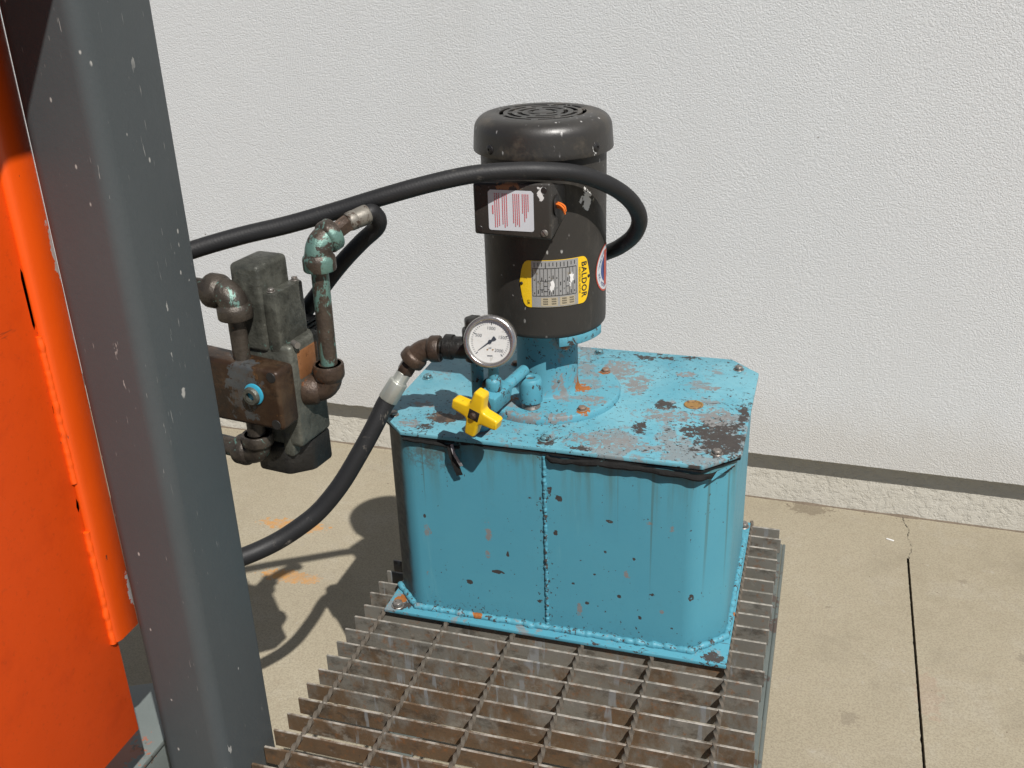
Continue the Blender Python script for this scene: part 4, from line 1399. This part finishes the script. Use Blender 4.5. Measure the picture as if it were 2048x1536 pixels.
top = hose('hydraulic_hose', 'long black hose looping around the top of the motor', [
    (-.235, -.245, .552), (-.1748, -.2, .5789), (-.148, -.18, .5881), (-.0988, -.15, .5995), (-.0456, -.124, .6094), (.0101, -.1, .6231), (.0677, -.08, .6391), (.1218, -.058, .6519), (.1672, -.037, .6589), (.2117, -.018, .660),
    (.2456, -.003, .6578), (.2784, .020, .6507), (.3045, .045, .6364), (.3252, .07, .6177), (.3389, .095, .5942), (.343, .115, .5688), (.3323, .135, .5418), (.3082, .16, .5166), (.2825, .185, .498), (.2500, .212, .478), (.215, .222, .455), (.185, .225, .42), (.175, .225, .36), (.175, .225, .304)], .0110, 'rubber')
MB().lathe([(.016, 0), (.0165, .002), (.0165, .028), (.015, .03)], 20, (.175, .225, .3032)).obj('ferrule', 'zinc', top)

FE0, FE1 = Vector((.0336, -.130, .6164)), Vector((.0526, -.106, .6224))
fd = (FE1 - FE0).normalized()
bak = hose('hydraulic_hose', 'short black hose bent sharply back from the upper elbow, behind the valve', [
    FE1 - fd * .012, FE1, FE1 + fd * .007 + Vector((0, 0, -.001)), (.0595, -.092, .6120), (.0520, -.0850, .5985), (.0291, -.082, .5790), (-.0004, -.084, .5500), (-.029, -.090, .5162), (-.0569, -.098, .4802), (-.080, -.108, .440), (-.105, -.13, .395)], .0106, 'rubber')
MB().lathe([(.0100, 0), (.0116, .002), (.0119, .010), (.0113, .0115), (.0119, .013), (.0122, .0275), (.0112, .029)], 14, FE1 - fd * .028, fd).obj('ferrule', 'dull_steel', bak, bevel=.0005, seg=1)

# ================================================================== VALVE ASSEMBLY
val = thing('directional_valve', 'oily rust-brown hydraulic control valve with pipe elbows beside grey post', 'valve', (-.05, -.2, .3))
YF = -.240
VR = Matrix.Translation((-.0195, -.24, 0)) @ Matrix.Rotation(rad(-8), 4, 'Z') @ Matrix.Translation((.0195, .24, 0))
man = MB().prism([(-.185, .3850), (-.0200, .3860), (-.0195, .4640), (-.185, .4720)], 0, .034, Matrix.Translation((0, YF + .034, 0)) @ Matrix.Rotation(math.pi / 2, 4, 'X'))
man = man.obj('manifold', 'manifold', val, bevel=.0055, seg=3)
for (x, z) in ((-.0285, .4565), (-.0300, .3940)):
    MB().lathe([(.0062, .0006), (.0066, .0002), (.0050, -.004), (0, -.004)], 20, (x, YF, z), (0, -1, 0)).obj('bolt_hole', 'black', val)
MB().lathe([(.0118, 0), (.0118, .004), (.0100, .0072), (.0060, .0076), (.0055, .002), (0, .002)], 28, (-.0585, YF, .4290), (0, -1, 0)).obj('port_plug', 'valve_oily', val)
MB().lathe([(.0120, .0005), (.0136, .0005), (.0136, .0022), (.0122, .0030)], 28, (-.0565, YF, .4310), (0, -1, 0)).obj('paint_ring', 'cyan', val)
# valve body behind the manifold
vb = MB().box((-.100, -.2050, .345), (-.0240, -.1400, .482)).obj('valve_body', 'valve_oily', val, bevel=.006, seg=3, noise=(.0012, 30))
MB().box((-.040, -.1930, .432), (-.0225, -.150, .472)).obj('name_casting', 'copper', val, bevel=.004, seg=2, noise=(.001, 60))
MB().cyl((-.028, -.191, .482), (-.018, -.196, .482), .004).obj('body_screw', 'steel', val)
# upper coil cover
MB().box((-.098, -.2080, .470), (-.053, -.148, .581)).obj('coil_cover', 'valve_oily', val, bevel=.007, seg=3, noise=(.0012, 26))
MB().box((-.0545, -.2050, .470), (-.0365, -.1465, .5480)).obj('coil_body', 'valve_oily', val, bevel=.004, seg=2, noise=(.0012, 30))
for q in ((-.0450, -.1985, .5480), (-.0440, -.1530, .5480)):
    bolt(val, 'steel', VR @ Vector(q), .0042, .0045, key='f')
# lower coil cover, nearly all in the shade
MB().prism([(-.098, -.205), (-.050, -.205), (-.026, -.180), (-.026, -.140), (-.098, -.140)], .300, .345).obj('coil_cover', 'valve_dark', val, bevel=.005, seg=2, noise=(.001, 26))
MB().box((-.054, -.2055, .330), (-.038, -.170, .366)).obj('coil_clamp', 'valve_oily', val, bevel=.004, seg=2, noise=(.001, 40))
# ribbed heat-sink plate at the back
rb = MB()
for k in range(12):
    z = .418 + k * .0060
    rb.box((-.072, -.1395, z), (-.0450, -.112, z + .0038))
rb.box((-.098, -.1395, .345), (-.0490, -.114, .488))
rb.obj('ribbed_plate', 'valve_dark', val, bevel=.0008, seg=1)


def fitting(name, mat, fn, **kw):
    mb = MB(); fn(mb)
    return mb.obj(name, mat, val, smooth=50, **kw)


# left riser and elbow
MB().cyl((-.083, -.222, .466), (-.083, -.222, .520), .0105, n_=24).obj('pipe_nipple', 'pipe_oily', val)
fitting('pipe_elbow', 'pipe_oily', lambda mb: elbow(mb, (-.083, -.222, .549), (0, 0, -1), (-1, .05, 0), .0175, .030, .034, 1.20, .5))
MB().cyl((-.115, -.221, .549), (-.20, -.217, .549), .0125).obj('pipe_run', 'pipe_oily', val)
# lower left elbow
MB().cyl((-.078, -.222, .388), (-.078, -.222, .362), .0112).obj('pipe_nipple', 'pipe_oily', val)
fitting('pipe_elbow', 'pipe_oily', lambda mb: elbow(mb, (-.078, -.222, .337), (0, 0, 1), (-1, .05, 0), .0160, .028, .032, 1.24, .5))
MB().cyl((-.108, -.221, .337), (-.20, -.217, .337), .0125).obj('pipe_run', 'pipe_oily', val)
for o in list(val.children):
    if o.name.split('.')[0] != 'bolt':
        o.data.transform(VR)
# right-hand side: nipple, elbow, pipe, upper elbow
MB().cyl((-.045, -.186, .4130), (-.017, -.180, .4130), .0120).obj('pipe_nipple', 'pipe_brown', val)
fitting('pipe_elbow', 'pipe_brown', lambda mb: elbow(mb, (.0105, -.1680, .4145), (-1, -.30, -.02), (0, 0, 1), .0160, .034, .034, 1.20, .5))
MB().cyl((.0115, -.1675, .440), (.0125, -.1660, .580), .0105).obj('pipe_run', 'pipe_teal', val)
fitting('pipe_elbow', 'pipe_teal', lambda mb: elbow(mb, (.0130, -.1655, .6010), (0, 0, -1), (.46, .86, .28), .0165, .032, .026, 1.20, .5))
u0 = Vector((.0130, -.1655, .6010)) + Vector((.46, .86, .28)).normalized() * .024
hexnut(MB(), u0, u0 + (FE1 - fd * .027 - u0), .0115).obj('hose_nut', 'pipe_brown', val)
